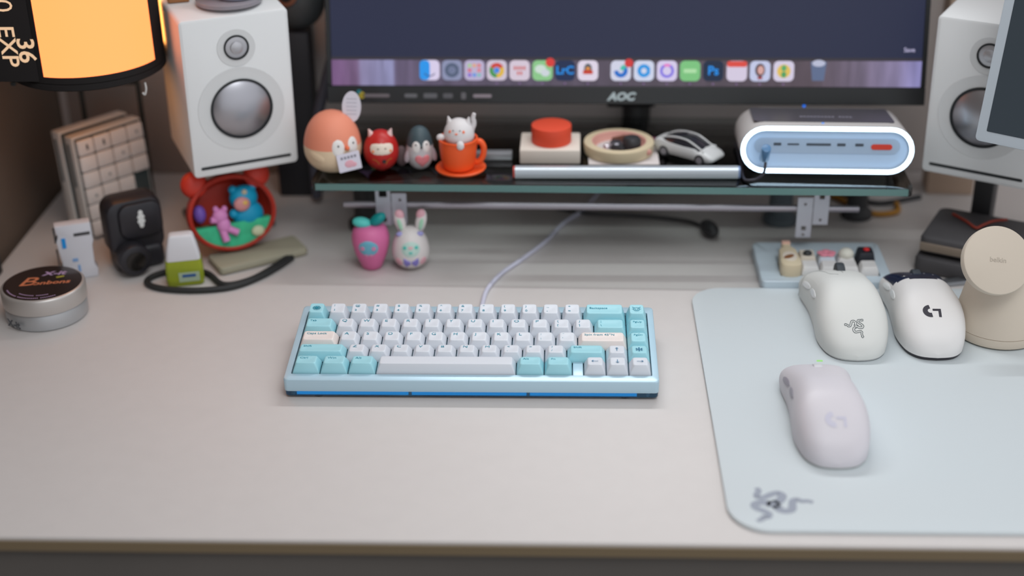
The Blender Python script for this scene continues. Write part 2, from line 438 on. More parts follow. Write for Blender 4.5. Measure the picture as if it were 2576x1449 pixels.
key(0, 10, 1.25, CYAN, 'Alt', 0.0036); key(0, 11.25, 1.25, CYAN, 'Fn', 0.0036)
key(0, 13, 1, ICE, draw=arrow(-1, 0), lm=LEGB); key(0, 14, 1, ICE, draw=arrow(0, -1), lm=LEGB); key(0, 15, 1, ICE, draw=arrow(1, 0), lm=LEGB)

# keyboard cable
bm = new()
tube(bm, crom([(-0.0005, 0.1075, 0.016), (-0.0005, 0.1300, 0.0075), (0.0005, 0.158, 0.0024), (0.0036, 0.1914, 0.0024), (0.0157, 0.2262, 0.0024), (0.0345, 0.258, 0.0024), (0.058, 0.3008, 0.0024),
               (0.0785, 0.3509, 0.0024), (0.0979, 0.3824, 0.0024), (0.115, 0.43, 0.0024), (0.12, 0.47, 0.0024)], 6), 0.0022, 10)
tag(obj('keyboard_cable', bm, pm('cable_lilac_white', (205, 205, 222), 0.5)), 'pale lilac-white cable curving back from the keyboard', 'cable')

# ================================================================= COMPUTER MICE
def interp(tab, t):
    for (a, va), (b, vb) in zip(tab, tab[1:]):
        if t <= b:
            f = (t-a)/(b-a); f = f*f*(3-2*f) if False else f
            return va+(vb-va)*f
    return tab[-1][1]
def smoothtab(tab, k=40):
    P = crom([(a, v, 0) for a, v in tab], 10); return [(p.x, p.y) for p in P]
class Mouse:
    def __init__(s, L, wl, wr, h, zb=0.0, ex=0.55, ez=0.8):
        s.L = L; s.wl = smoothtab(wl); s.wr = smoothtab(wr); s.h = smoothtab(h); s.zb = zb; s.ex = ex; s.ez = ez
        s.N = 44; s.K = 30
        s.ts = [0.5-0.5*math.cos(PI*i/s.N) for i in range(s.N+1)]
    def pt(s, t, a, off=0.0):          # a: 0 = right base ... PI = left base
        ca, sa = math.cos(a), math.sin(a)
        wd = interp(s.wr, t) if ca > 0 else interp(s.wl, t)
        tuck = 1.0 - 0.10*(1-abs(sa))**2
        x = math.copysign(abs(ca)**s.ex, ca)*wd*tuck
        z = s.zb + interp(s.h, t)*abs(sa)**s.ez
        return (x, t*s.L, z)
    def top(s, x, y, off=0.0003):
        t = max(0, min(1, y/s.L)); wd = interp(s.wr, t) if x > 0 else interp(s.wl, t)
        c = min(1, abs(x)/max(1e-6, wd))**(1/s.ex)
        return (x, y, s.zb+interp(s.h, t)*math.sqrt(max(0, 1-c*c))**s.ez+off)
    def shell(s, sel, bulge=0.0):
        bm = new(); G = {}
        def v(i, j):
            if (i, j) not in G: G[(i, j)] = bm.verts.new(s.pt(s.ts[i], PI*j/s.K))
            return G[(i, j)]
        for i in range(s.N):
            for j in range(s.K):
                if sel((s.ts[i]+s.ts[i+1])/2, PI*(j+0.5)/s.K):
                    bm.faces.new((v(i, j), v(i+1, j), v(i+1, j+1), v(i, j+1)))
        bmesh.ops.remove_doubles(bm, verts=bm.verts, dist=1e-6)
        return bm
    def base(s, h, ins=0.001):
        bm = new(); ring = [s.pt(t, 0.0) for t in s.ts] + [s.pt(t, PI) for t in s.ts[::-1]]
        cy_ = s.L/2
        lo = [(x*(1-ins/0.03), cy_+(y-cy_)*(1-ins/0.06), s.zb-h) for x, y, z in ring]
        hi = [(x, y, s.zb) for x, y, z in ring]
        hi2 = [(x*0.985, cy_+(y-cy_)*0.99, s.zb+0.0008) for x, y, z in ring]
        loft(bm, [lo, hi, hi2]); bmesh.ops.remove_doubles(bm, verts=bm.verts, dist=1e-6)
        return bm
def side_buttons(ms, root, m, t0=0.50, t1=0.70, t2=0.90, z=0.020):
    for a, b in ((t0, t1-0.008), (t1+0.008, t2)):
        bm = new(); rings = []
        n = 10
        for i in range(n+1):
            t = a+(b-a)*i/n; f = math.sin(PI*i/n)**0.5
            hz = interp(ms.h, t)
            zc = ms.zb+hz*0.60; 
            def X(zz):
                q = min(1, (zz-ms.zb)/hz)**(1/ms.ez); ca = math.sqrt(max(0, 1-q*q))
                return -interp(ms.wl, t)*(ca**ms.ex)*(1-0.10*(1-q)**2)
            hh = 0.0030*max(0.15, f); bulge = 0.0008*f
            rings.append([(X(zc+hh)+0.0012, t*ms.L, zc+hh), (X(zc+hh)-bulge, t*ms.L, zc+hh*0.8), (X(zc)-bulge*1.1, t*ms.L, zc), (X(zc-hh)-bulge, t*ms.L, zc-hh*0.8), (X(zc-hh)+0.0012, t*ms.L, zc-hh)])
        loft(bm, rings); obj('side_button', bm, m, root, smooth=50)
def mouse_feet(ms, root):
    for yy in (0.14, 0.88):
        bm = new(); slab(bm, rrect(0.024, 0.008, 0.0035, 4, 0, yy*ms.L), -0.0001, ms.zb*0.4+0.0006); obj('skate', bm, DARK, root)
# -- white ergonomic mouse with the snake emblem
MZ = PADZ+0.0004
m1 = thing('computer_mouse', 'white ergonomic mouse with a thin three-snake outline emblem on its back', 'computer mouse', (0.3355, 0.0520, MZ), (0, 0, R(0)))
m1.scale = (1.045, 1.045, 1.045)
M1M = pm('mouse_white_matte', (213, 214, 210), 0.55, bump=0.03, bscale=3000)
ms = Mouse(0.128, [(0, 0.0), (0.012, 0.012), (0.05, 0.0215), (0.13, 0.0285), (0.28, 0.0325), (0.5, 0.0312), (0.7, 0.0318), (0.88, 0.0352), (0.97, 0.0345), (1, 0.030)],
           [(0, 0.0), (0.012, 0.012), (0.05, 0.0215), (0.13, 0.0285), (0.28, 0.0322), (0.5, 0.0305), (0.7, 0.0290), (0.88, 0.0310), (0.97, 0.031), (1, 0.027)],
           [(0,.003),(.02,.0095),(.06,.0160),(.13,.0240),(.22,.0320),(.35,.0395),(.47,.0425),(.6,.0405),(.8,.0325),(.95,.0240),(.99,.019),(1,.010)], 0.002)
obj('shell', ms.shell(lambda t, a: t < 0.56 or a < 0.62 or a > PI-0.80), M1M, m1, smooth=60)
obj('left_button', ms.shell(lambda t, a: t >= 0.56 and PI/2 < a <= PI-0.80), M1M, m1, smooth=60)
obj('right_button', ms.shell(lambda t, a: t >= 0.56 and 0.62 <= a < PI/2), M1M, m1, smooth=60)
obj('mouse_base', ms.base(0.0018), WHITE, m1)
side_buttons(ms, m1, pm('button_gloss_white', (222, 224, 224), 0.25), 0.50, 0.68, 0.86)
bm = new(); cyl(bm, (0, 0, 0), 0.0115, 0.0075, 28, rot=RY90, bev=0.0012)
obj('scroll_wheel', bm, pm('wheel_dark', (52, 58, 64), 0.6), m1, (0.001, 0.1120, 0.0255))
# seam lines of the left button
bm = new()
line = [ms.top(*p, 0.0001) for p in []]
seam = crom([(-0.0345, 0.108, 0), (-0.027, 0.117, 0), (-0.019, 0.114, 0), (-0.0145, 0.100, 0), (-0.0125, 0.088, 0), (-0.006, 0.083, 0)], 6)
tube(bm, [ms.top(p.x, p.y, 0.00005) for p in seam], 0.00022, 6)
obj('seam', bm, pm('seam_grey', (150, 154, 152), 0.7), m1)
bm = new()
ex, ey, es = -0.0012, 0.0160, 0.0080
def m1map(x, y): return ms.top(ex+x*es, ey+y*es*0.80, 0.00022)
ctr = 0.0
for a in arms():
    n = len(a); wd = [0.105*(1-0.30*i/(n-1)) for i in range(n)]
    for i in range(n-6, n): wd[i] = 0.13*(n-1-i)/5.0+0.01
    for s in (-1, 1):
        off = []
        for i in range(n):
            p, q = a[max(0, i-1)], a[min(n-1, i+1)]; dx, dy = q[0]-p[0], q[1]-p[1]; l = math.hypot(dx, dy) or 1
            off.append((a[i][0]-dy/l*wd[i]*s, a[i][1]+dx/l*wd[i]*s))
        ribbon(bm, off, 0.055, m1map)
for a0 in (0.4, 2.5, 4.6):
    ribbon(bm, [(0.17*math.cos(a0)+0.08*math.cos(t), 0.17*math.sin(a0)+0.06*math.sin(t)) for t in [2*PI*i/10 for i in range(10)]], 0.04, m1map, True)
part(obj('snake_emblem', bm, pm('emblem_dark_line', (58, 70, 74), 0.5), m1, smooth=None), 'thin dark outline emblem of three intertwined snakes')
bm = new(); tube(bm, [ms.top(0, 0.128*t, 0.00005) for t in (0.72, 0.78, 0.84, 0.9, 0.96, 0.995)], 0.0003, 6); obj('seam', bm, pm('seam_grey', (150, 154, 152), 0.7), m1)
mouse_feet(ms, m1)

# -- white mouse with the G emblem and navy front
m2 = thing('computer_mouse', 'white mouse with dark G emblem and navy front buttons beside the beige charging stand', 'computer mouse', (0.4045, 0.0545, MZ), (0, 0, R(-1)))
m2.scale = (1.045, 1.045, 1.045)
M2M = pm('mouse_white_warm', (222, 220, 218), 0.5, bump=0.03, bscale=3000)
sy = [(0, 0.0), (0.012, 0.012), (0.05, 0.0205), (0.13, 0.0270), (0.3, 0.0310), (0.5, 0.0295), (0.7, 0.0285), (0.88, 0.0305), (0.97, 0.0300), (1, 0.026)]
hh2 = [(0,.003),(.02,.0100),(.06,.0170),(.13,.0245),(.22,.0315),(.35,.0375),(.45,.0388),(.6,.0365),(.8,.0290),(.95,.0215),(.99,.017),(1,.010)]
ms2 = Mouse(0.125, sy, sy, hh2, 0.003)
NAVY = pm('navy_print', (16, 26, 48), 0.25, vary=0.6, vscale=90)
tf = 0.60
front = lambda t, a: (t >= tf+0.10*abs(math.cos(a))) and 0.75 < a < PI-0.75
obj('shell', ms2.shell(lambda t, a: not front(t, a)), M2M, m2, smooth=60)
part(obj('front_buttons', ms2.shell(front), NAVY, m2, smooth=60), 'navy starry front buttons')
part(obj('mouse_base', ms2.base(0.0028, 0.0012), pm('base_dark', (52, 50, 56), 0.5), m2), 'dark bottom rim')
side_buttons(ms2, m2, pm('button_gloss_white', (222, 224, 224), 0.25), 0.50, 0.68, 0.86)
bm = new(); cyl(bm, (0, 0, 0), 0.0118, 0.0075, 28, rot=RY90, bev=0.0012)
obj('scroll_wheel', bm, pm('wheel_dark', (52, 58, 64), 0.6), m2, (0, 0.1050, 0.0210))
for (x, y, s) in ((-0.014, 0.0895, 0.0022), (0.006, 0.101, 0.0016), (0.013, 0.098, 0.0014), (-0.006, 0.097, 0.0012)):
    bm = new(); ribbon(bm, [(-1, 0), (0, 0), (1, 0)], lambda t: 0.5*(1-abs(2*t-1))+0.02, lambda a, b: ms2.top(x+a*s, y+b*s, 0.0003)); ribbon(bm, [(0, -1), (0, 0), (0, 1)], lambda t: 0.5*(1-abs(2*t-1))+0.02, lambda a, b: ms2.top(x+a*s, y+b*s, 0.0003))
    obj('star', bm, WHITE, m2, smooth=None)
def g_logo(msx, root, cx_, cy_, s, m):
    bm = new(); fn = lambda a, b: msx.top(cx_+a*s, cy_+b*s*0.86, 0.0002)
    ribbon(bm, [(0.66*math.cos(t), 0.66*math.sin(t)) for t in [R(95)+R(190)*i/16 for i in range(17)]], 0.62, fn)
    ribbon(bm, [(0.28, 0.14), (0.8, 0.14), (1.32, 0.14)], 0.34, fn)
    ribbon(bm, [(1.15, 0.3), (1.15, -0.35), (1.15, -0.95)], 0.34, fn)
    return obj('emblem', bm, m, root, smooth=None)
part(g_logo(ms2, m2, -0.0040, 0.0262, 0.0066, pm('emblem_charcoal', (52, 50, 58), 0.5)), 'dark G shaped emblem')
mouse_feet(ms2, m2)

# -- third mouse in front
m3 = thing('computer_mouse', 'plain white mouse alone on the front of the mouse pad, softly blurred', 'computer mouse', (0.2905, -0.1150, MZ), (0, 0, R(0.5)))
m3.scale = (1.03, 1.02, 1.0)
M3M = pm('mouse_white_lilac', (208, 204, 209), 0.45)
ms3 = Mouse(0.126, sy, sy, hh2, 0.002)
obj('shell', ms3.shell(lambda t, a: t < 0.58 or a < 0.65 or a > PI-0.65), M3M, m3, smooth=60)
obj('left_button', ms3.shell(lambda t, a: t >= 0.58 and PI/2 < a <= PI-0.65), M3M, m3, smooth=60)
obj('right_button', ms3.shell(lambda t, a: t >= 0.58 and 0.65 <= a < PI/2), M3M, m3, smooth=60)
obj('mouse_base', ms3.base(0.0018), WHITE, m3)
side_buttons(ms3, m3, pm('button_lilac', (150, 146, 156), 0.4), 0.50, 0.68, 0.86)
bm = new(); cyl(bm, (0, 0, 0), 0.0105, 0.0070, 28, rot=RY90, bev=0.0012)
obj('scroll_wheel', bm, pm('wheel_white', (205, 205, 208), 0.5), m3, (0, 0.1080, 0.0190))
bm = new(); slab(bm, rrect(0.005, 0.0016, 0.0007, 3), 0, 0.0006)
part(obj('status_light', bm, em('green_led', (160, 235, 120), 0.9), m3, (0.004, 0.1225, 0.0250)), 'green status light')
part(g_logo(ms3, m3, -0.0020, 0.0235, 0.0070, pm('emblem_faint', (196, 194, 208), 0.4)), 'faint grey G shaped emblem')
mouse_feet(ms3, m3)
bm = new()

# ================================================================= CHARGING STAND
ch = thing('charging_stand', 'beige magnetic charging stand with a round tilted disc head', 'charging stand', (0.4700, 0.1115, PADZ+0.0003), (0, 0, R(10)))
CHM = pm('charger_beige', (202, 190, 174), 0.6, bump=0.05, bscale=2500)
prof = [(0.036, 0), (0.0385, 0.0015), (0.0392, 0.004), (0.0388, 0.0095)]
obj('weighted_foot', lathe(new(), prof, 56), CHM, ch)
prof = [(0.0380, 0.0095), (0.0386, 0.0100), (0.0376, 0.017), (0.0345, 0.030), (0.0315, 0.045), (0.029, 0.060), (0.0272, 0.070), (0.024, 0.0765), (0.017, 0.081), (0.008, 0.082)]
obj('body', lathe(new(), prof, 56), CHM, ch)
hd = bpy.data.objects.new('charging_disc', None)
bm = new(); lathe(bm, [(0.0285, -0.0065), (0.0292, -0.005), (0.0292, -0.0012)], 56); lathe(bm, [(0.0296, -0.0012), (0.0302, -0.0004), (0.0302, 0.0042), (0.0297, 0.0052), (0.0288, 0.0056)], 56)
disc = obj('charging_disc', bm, CHM, ch, (-0.0219, -0.0215, 0.0820), (R(56), 0, R(-4)), smooth=35)
text('brand_text', 'belkin', 0.0062, pm('faint_print', (172, 162, 148), 0.6), disc, (0.0, 0, 0.0058), (0, 0, R(-8)))

# ================================================================= LIGHT BLUE KEYCAP PAD
mp = thing('macro_pad', 'small light blue keycap tray with ten novelty and white keycaps behind the mice', 'keypad', (0.3320, 0.238, 0), (R(1.5), 0, 0))
TRAY = pm('tray_blue', (194, 208, 217), 0.5)
bm = new()
o_ = rrect(0.1265, 0.084, 0.006, 5); i_ = rrect(0.0965, 0.0405, 0.001, 5, 0.0045, -0.0105)
oy = [(x, y, 0.0005) for x, y in o_]; o1 = [(x, y, 0.0108) for x, y in o_]; o2 = [(x*0.985, y*0.98, 0.0118) for x, y in o_]; i1 = [(x, y, 0.0118) for x, y in i_]; i2 = [(x, y, 0.0060) for x, y in i_]
loft(bm, [oy, o1, o2, i1, i2]); obj('tray', bm, TRAY, mp)
PW = pm('cap_white', (224, 222, 220), 0.5)
def plain_cap(m, h=0.0075, w_=0.0182, d_=0.0182):
    bm = new(); rs = []
    for f, ww, dd, z in ((0, w_, d_, -0.004), (0.5, w_-0.001, d_-0.001, h*0.35), (1, w_-0.004, d_-0.0036, h-0.0006), (1, w_-0.0048, d_-0.0044, h), (1, w_-0.009, d_-0.009, h-0.0003)):
        rs.append([(x, y+0.0006*f, z) for x, y in rrect(ww, dd, 0.0018, 4)])
    return loft(bm, rs)
x0 = 0.0045-0.0475+0.0095
for i in range(1, 5):
    obj('keycap', plain_cap(PW), PW, mp, (x0+i*0.019, -0.0105-0.0095, 0.0118))
# bottle shaped keycap that spans both rows
bt = obj('bottle_keycap', slab(new(), [(p.x, p.y*1.06) for p in crom([(-0.0088, -0.019, 0), (0.0088, -0.019, 0), (0.0090, 0.003, 0), (0.0082, 0.012, 0), (0.0042, 0.0185, 0), (0.0040, 0.0240, 0), (-0.0040, 0.0240, 0), (-0.0042, 0.0185, 0), (-0.0082, 0.012, 0), (-0.0090, 0.003, 0)], 4, True)], -0.004, 0.0130, 0.002), pm('bottle_cream', (214, 198, 168), 0.5), mp, (x0, -0.0105, 0.0118))
part(bt, 'cream bottle shaped keycap')
obj('bottle_cap', slab(new(), rrect(0.0085, 0.0062, 0.0015, 4), 0, 0.0140, 0.001), pm('bottle_pink', (220, 178, 160), 0.5), bt, (0, 0.0255, 0.0005))
obj('bottle_label', slab(new(), [(a*0.9, b) for a, b in ell(0.0078, 0.0105)], 0, 0.0004), pm('label_cream', (226, 214, 198), 0.5), bt, (0, -0.004, 0.0129))
obj('bottle_drawing', slab(new(), ell(0.0062, 0.0030, 20, R(38)), 0, 0.0003), pm('drawing_brown', (140, 92, 58), 0.6), bt, (-0.001, -0.005, 0.0133))
n1 = obj('novelty_keycap', plain_cap(PW, 0.0095), pm('cap_cream', (214, 204, 190), 0.5), mp, (x0+0.019, -0.0010, 0.0118))
bm = new(); ball(bm, (0, -0.002, 0.0105), (0.0045, 0.004, 0.003)); obj('ornament', bm, BLACK, n1)
n2 = obj('novelty_keycap', plain_cap(PW, 0.0085), pm('cap_bluewhite', (206, 214, 224), 0.5), mp, (x0+0.038, -0.0010, 0.0118))
bm = new()
for k in range(5): ball(bm, (0.0052*math.cos(R(90+72*k)), 0.0040*math.sin(R(90+72*k)), 0.0095), (0.0044, 0.0036, 0.0016))
part(obj('ornament', bm, pm('flower_pink', (226, 140, 158), 0.5), n2), 'pink flower')
n3 = obj('novelty_keycap', plain_cap(PW, 0.0070), PW, mp, (x0+0.057, -0.0010, 0.0118))
bm = new(); ball(bm, (0, 0, 0.0085), (0.0078, 0.0070, 0.0065)); obj('ornament', bm, pm('dumpling_white', (220, 218, 206), 0.5), n3)
n4 = obj('novelty_keycap', plain_cap(PW, 0.0125), pm('cap_black', (34, 38, 46), 0.5), mp, (x0+0.076, -0.0002, 0.0118))
part(n4, 'black keycap with a red dot')
bm = new(); ball(bm, (0.001, 0.002, 0.0125), (0.0032, 0.0030, 0.0016)); obj('ornament', bm, pm('dot_red', (215, 40, 40), 0.4), n4)

# ================================================================= GLASS SHELF
SZ = 0.0980
shelf = thing('glass_shelf', 'long green-edged glass monitor shelf standing on short legs', 'shelf', (0.1226, 0.32, 0), (0, 0, R(-1.3)))
SHW, SHD = 0.577, 0.192
glass = bpy.data.materials.new('shelf_glass'); glass.use_nodes = True
_nt = glass.node_tree; _nt.nodes.remove(_nt.nodes['Principled BSDF'])
_t = _nt.nodes.new('ShaderNodeBsdfTransparent'); _t.inputs[0].default_value = (0.73, 0.765, 0.755, 1)
_g = _nt.nodes.new('ShaderNodeBsdfGlossy'); _g.inputs['Roughness'].default_value = 0.04
_f = _nt.nodes.new('ShaderNodeFresnel'); _f.inputs['IOR'].default_value = 1.55
_m = _nt.nodes.new('ShaderNodeMixShader')
_nt.links.new(_f.outputs[0], _m.inputs[0]); _nt.links.new(_t.outputs[0], _m.inputs[1]); _nt.links.new(_g.outputs[0], _m.inputs[2])
_nt.links.new(_m.outputs[0], _nt.nodes['Material Output'].inputs['Surface'])
obj('glass_panel', slab(new(), rrect(SHW, SHD, 0.006, 5), SZ-0.0080, SZ, 0.0006), glass, shelf)
obj('edge_strip', box(new(), (0, -SHD/2-0.0004, SZ-0.0040), (SHW-0.010, 0.0008, 0.0066)), pm('glass_edge_green', (92, 128, 124), 0.25, coat=0.3), shelf)
for (lx, ly, r, m) in ((-0.255, 0.02, 0.0135, BLACK), (0.185, 0.045, 0.0125, pm('leg_grey_blue', (96, 106, 112), 0.4)), (0.268, 0.06, 0.011, DARK), (-0.25, 0.075, 0.0125, BLACK)):
    bm = new(); lathe(bm, [(r*1.5, 0.0005), (r*1.5, 0.006), (r, 0.012), (r, SZ-0.014), (r*1.3, SZ-0.0085)], 28)
    obj('leg', bm, m, shelf, (lx, ly, 0))
# rail with brackets under the shelf
rail = thing('cable_rail', 'thin silver rail with white perforated brackets hanging under the glass shelf', 'rail', (0.1137, 0.267, 0))
bm = new(); tube(bm, [(-0.2563, 0, 0.0597), (0.2563, 0, 0.0554)], 0.0034, 14)
obj('rod', bm, pm('rod_silver', (170, 164, 172), 0.35, 0.6), rail)
def holed_plate(wd, h, holes, fork=0, th=0.0012):
    """plate with through holes: built as a grid of bars around square holes"""
    bm = new(); xs = sorted(set(round(q, 6) for q in [-wd/2, wd/2]+[x for hx, hz, r in holes for x in (hx-r, hx+r)])); zs = sorted(set(round(q, 6) for q in [0, h]+[z for hx, hz, r in holes for z in (hz-r, hz+r)]))
    V = {}
    def vv(x, z, y):
        k = (round(x, 5), round(z, 5), y)
        if k not in V: V[k] = bm.verts.new((x, y, z))
        return V[k]
    for a, b in zip(xs, xs[1:]):
        for c, d in zip(zs, zs[1:]):
            mx, mz = (a+b)/2, (c+d)/2
            if any(abs(mx-hx) < r and abs(mz-hz) < r for hx, hz, r in holes): continue
            for y, fl in ((0, 1), (th, -1)):
                q = [vv(a, c, y), vv(b, c, y), vv(b, d, y), vv(a, d, y)]
                bm.faces.new(q[::fl])
    es = [e for e in bm.edges if len(e.link_faces) == 1 and e.verts[0].co.y == 0]
    for e in es:
        a, b = e.verts; a2, b2 = vv(a.co.x, a.co.z, th), vv(b.co.x, b.co.z, th)
        try: bm.faces.new((a, b, b2, a2))
        except ValueError: pass
    return bm
BR = pm('bracket_white', (200, 202, 212), 0.4, 0.2)
for (x, zb_, h, holes) in ((-0.1023, 0.0392, 0.0385, [(0, 0.0345, 0.0040), (0.0, 0.006, 0.0028)]), (-0.0865, 0.0407, 0.0330, [(0.001, 0.026, 0.0014), (0.002, 0.008, 0.0026)]),
                           (0.3163, 0.0267, 0.0430, [(0, 0.036, 0.0013), (0, 0.010, 0.0024), (0, 0.003, 0.0015)]), (0.3321, 0.0407, 0.0360, [(0, 0.030, 0.0026), (0, 0.005, 0.0013)])):
    obj('bracket', holed_plate(0.0150, h, holes), BR, rail, (x-0.1137, -0.0055, zb_))

# ================================================================= FIGURINES ON THE SHELF
def face_dir(x, y): return math.atan2(-1.0365-y, 0.0789-x)
FT = SZ+0.0003
# peach chick
ck = thing('chick_figurine', 'large peach and cream chick figurine holding a white sign on the glass shelf', 'figurine', (-0.1490, 0.2640, FT))
P = egg(0.0565, 0.0610, 0.40, 22, pw=0.86)
bodyp = [p for p in P if p[1] <= 0.0315]; headp = [p for p in P if p[1] > 0.0290]
PEACH = pm('chick_peach', (226, 140, 112), 0.6); CR = pm('chick_cream', (224, 200, 168), 0.6); FW = pm('face_white', (226, 222, 218), 0.6)
obj('body', lathe(new(), bodyp, 44), CR, ck); obj('head', lathe(new(), headp, 44), PEACH, ck)
fd = R(-52)
for s, a in ((-1, 0.0068), (1, 0.0068)):
    bm = new(); patch(bm, P, fd+s*0.30, 0.0320, ell(a, 0.0092), 0.0006); obj('cheek', bm, FW, ck)
    bm = new(); patch(bm, P, fd+s*0.30, 0.0345, ell(0.0010, 0.0012, 12), 0.0011); obj('eye', bm, BLACK, ck)
bm = new(); ball(bm, (0.0292*math.cos(fd), 0.0292*math.sin(fd), 0.0315), (0.0024, 0.0028, 0.0022)); obj('beak', bm, pm('beak_orange', (222, 110, 70), 0.5), ck)
bm = new(); ball(bm, (0.0240*math.cos(fd-1.15), 0.0240*math.sin(fd-1.15), 0.0235), (0.011, 0.005, 0.0075), Matrix.Rotation(fd-1.15+PI/2, 3, 'Z') @ Matrix.Rotation(R(20), 3, 'Y')); obj('wing', bm, CR, ck)
sg = obj('sign', slab(new(), rrect(0.0225, 0.0180, 0.0008, 2), -0.0006, 0.0006, 0, xz), pm('sign_lilac_white', (218, 214, 226), 0.6), ck, (0.0295*math.cos(fd)+0.001, 0.0295*math.sin(fd)-0.002, 0.0185), (R(-4), R(-7), fd+PI/2+R(-18)))
bm = new()
for k in range(5): box(bm, (-0.0065+k*0.0033, -0.0007, 0.0048), (0.0022, 0.0003, 0.0026))
obj('sign_print', bm, pm('print_grey', (140, 138, 150), 0.6), sg, smooth=None)
bm = new(); ball(bm, (0, -0.0006, -0.002), (0.0048, 0.0005, 0.0038)); ball(bm, (0.004, -0.0006, -0.0035), (0.003, 0.0004, 0.0024)); obj('sign_print', bm, pm('print_pink', (224, 168, 180), 0.6), sg)
tg = obj('hang_tag', slab(new(), ell(0.0092, 0.0155, 28), -0.0004, 0.0004, 0, xz), pm('tag_white', (216, 214, 224), 0.6), ck, (0.0205, 0.004, 0.0640), (R(-4), R(4), R(6)))
part(tg, 'oval white tag standing up behind the head')
bm = new()
for k in range(5): box(bm, (0, -0.0005, 0.008-k*0.0038), (0.010, 0.0002, 0.0007))
obj('tag_print', bm, pm('print_palegrey', (176, 176, 188), 0.6), tg, smooth=None)

# red cat egg
rc = thing('cat_egg_figurine', 'small red egg figurine with white cat face on the glass shelf', 'figurine', (-0.1018, 0.2660, FT), (0, 0, R(4)))
P = egg(0.0345, 0.0410, 0.46, 20); REDM = pm('egg_red', (186, 36, 32), 0.4)
obj('body', lathe(new(), P, 40), REDM, rc); fd = R(-84)
bm = new(); patch(bm, P, fd, 0.0265, [(0.0138*math.copysign(abs(math.cos(t))**0.7, math.cos(t)), 0.0062*math.copysign(abs(math.sin(t))**0.7, math.sin(t))) for t in [2*PI*i/24 for i in range(24)]], 0.0005)
obj('face', bm, pm('face_cream', (226, 212, 196), 0.5), rc)
for s in (-1, 1):
    bm = new(); patch(bm, P, fd+s*0.52, 0.0245, ell(0.0015, 0.0015, 12), 0.0010); obj('cheek', bm, pm('cheek_orange', (232, 134, 80), 0.5), rc)
    bm = new(); patch(bm, P, fd+s*0.22, 0.0272, ell(0.0012, 0.0005, 12), 0.0010); obj('eye', bm, pm('eye_brown', (90, 60, 50), 0.5), rc)
    bm = new(); cyl(bm, (s*0.0095, -0.001, 0.0385), 0.0044, 0.0085, 16, 0.0006, rot=Matrix.Rotation(s*R(22), 3, 'Y')); e = obj('ear', bm, pm('ear_pink', (226, 190, 186), 0.5), rc)
bm = new(); patch(bm, P, fd+0.10, 0.0140, ell(0.0022, 0.0024, 14), 0.0008); obj('belly_mark', bm, BLACK, rc)
for s in (-1, 1):
    bm = new(); pts = [(s*0.0035+s*0.0060*(1-math.cos(R(t))), 0.0055*math.sin(R(t))) for t in range(0, 91, 15)]
    ribbon(bm, pts, 0.0008, lambda a, b: ((rprof(P, 0.011+b)+0.0005)*math.cos(fd+a/0.017), (rprof(P, 0.011+b)+0.0005)*math.sin(fd+a/0.017), 0.011+b)); obj('gold_stroke', bm, pm('gold_paint', (196, 130, 60), 0.4, 0.3), rc, smooth=None)

# grey penguin
pg = thing('penguin_figurine', 'small grey penguin figurine with a pink heart between the red egg and the cup', 'figurine', (-0.0640, 0.2685, FT))
P = egg(0.0270, 0.0440, 0.40, 20, pw=0.82)
obj('body', lathe(new(), [p for p in P if p[1] <= 0.0262], 36), pm('penguin_pale', (196, 192, 194), 0.5), pg); obj('hood', lathe(new(), [p for p in P if p[1] > 0.024], 36), pm('penguin_slate', (66, 82, 88), 0.5), pg)
fd = R(-76)
for s in (-1, 1):
    bm = new(); patch(bm, P, fd+s*0.42, 0.0265, ell(0.0046, 0.0062), 0.0005); obj('cheek', bm, FW, pg)
    bm = new(); patch(bm, P, fd+s*0.42, 0.0290, ell(0.0008, 0.0010, 10), 0.0010); obj('eye', bm, BLACK, pg)
    bm = new(); ball(bm, (0.0125*math.cos(fd+s*1.3), 0.0125*math.sin(fd+s*1.3), 0.0160), (0.0035, 0.0028, 0.0085), Matrix.Rotation(-s*R(18), 3, 'Y')); obj('wing', bm, pm('penguin_pink_grey', (186, 170, 176), 0.4), pg)
bm = new(); cyl(bm, (0.0140*math.cos(fd), 0.0140*math.sin(fd), 0.0262), 0.0016, 0.004, 12, 0.0003, rot=Matrix.Rotation(fd+PI/2, 3, 'Z') @ RX90); obj('beak', bm, DARK, pg)
heart = [(0.0105*0.062*16*math.sin(t)**3, 0.0105*0.062*(13*math.cos(t)-5*math.cos(2*t)-2*math.cos(3*t)-math.cos(4*t))) for t in [2*PI*i/28 for i in range(28)]]
bm = new(); patch(bm, P, fd+0.05, 0.0125, [(a*0.80, b*0.80) for a, b in heart], 0.0012); obj('heart', bm, pm('heart_pink', (222, 130, 136), 0.5), pg)
bm = new(); ball(bm, (-0.0185, 0.002, 0.0120), (0.0065, 0.005, 0.0105)); obj('side_bag', bm, pm('translucent_rose', (150, 128, 130), 0.3, trans=0.6, ior=1.1), pg)

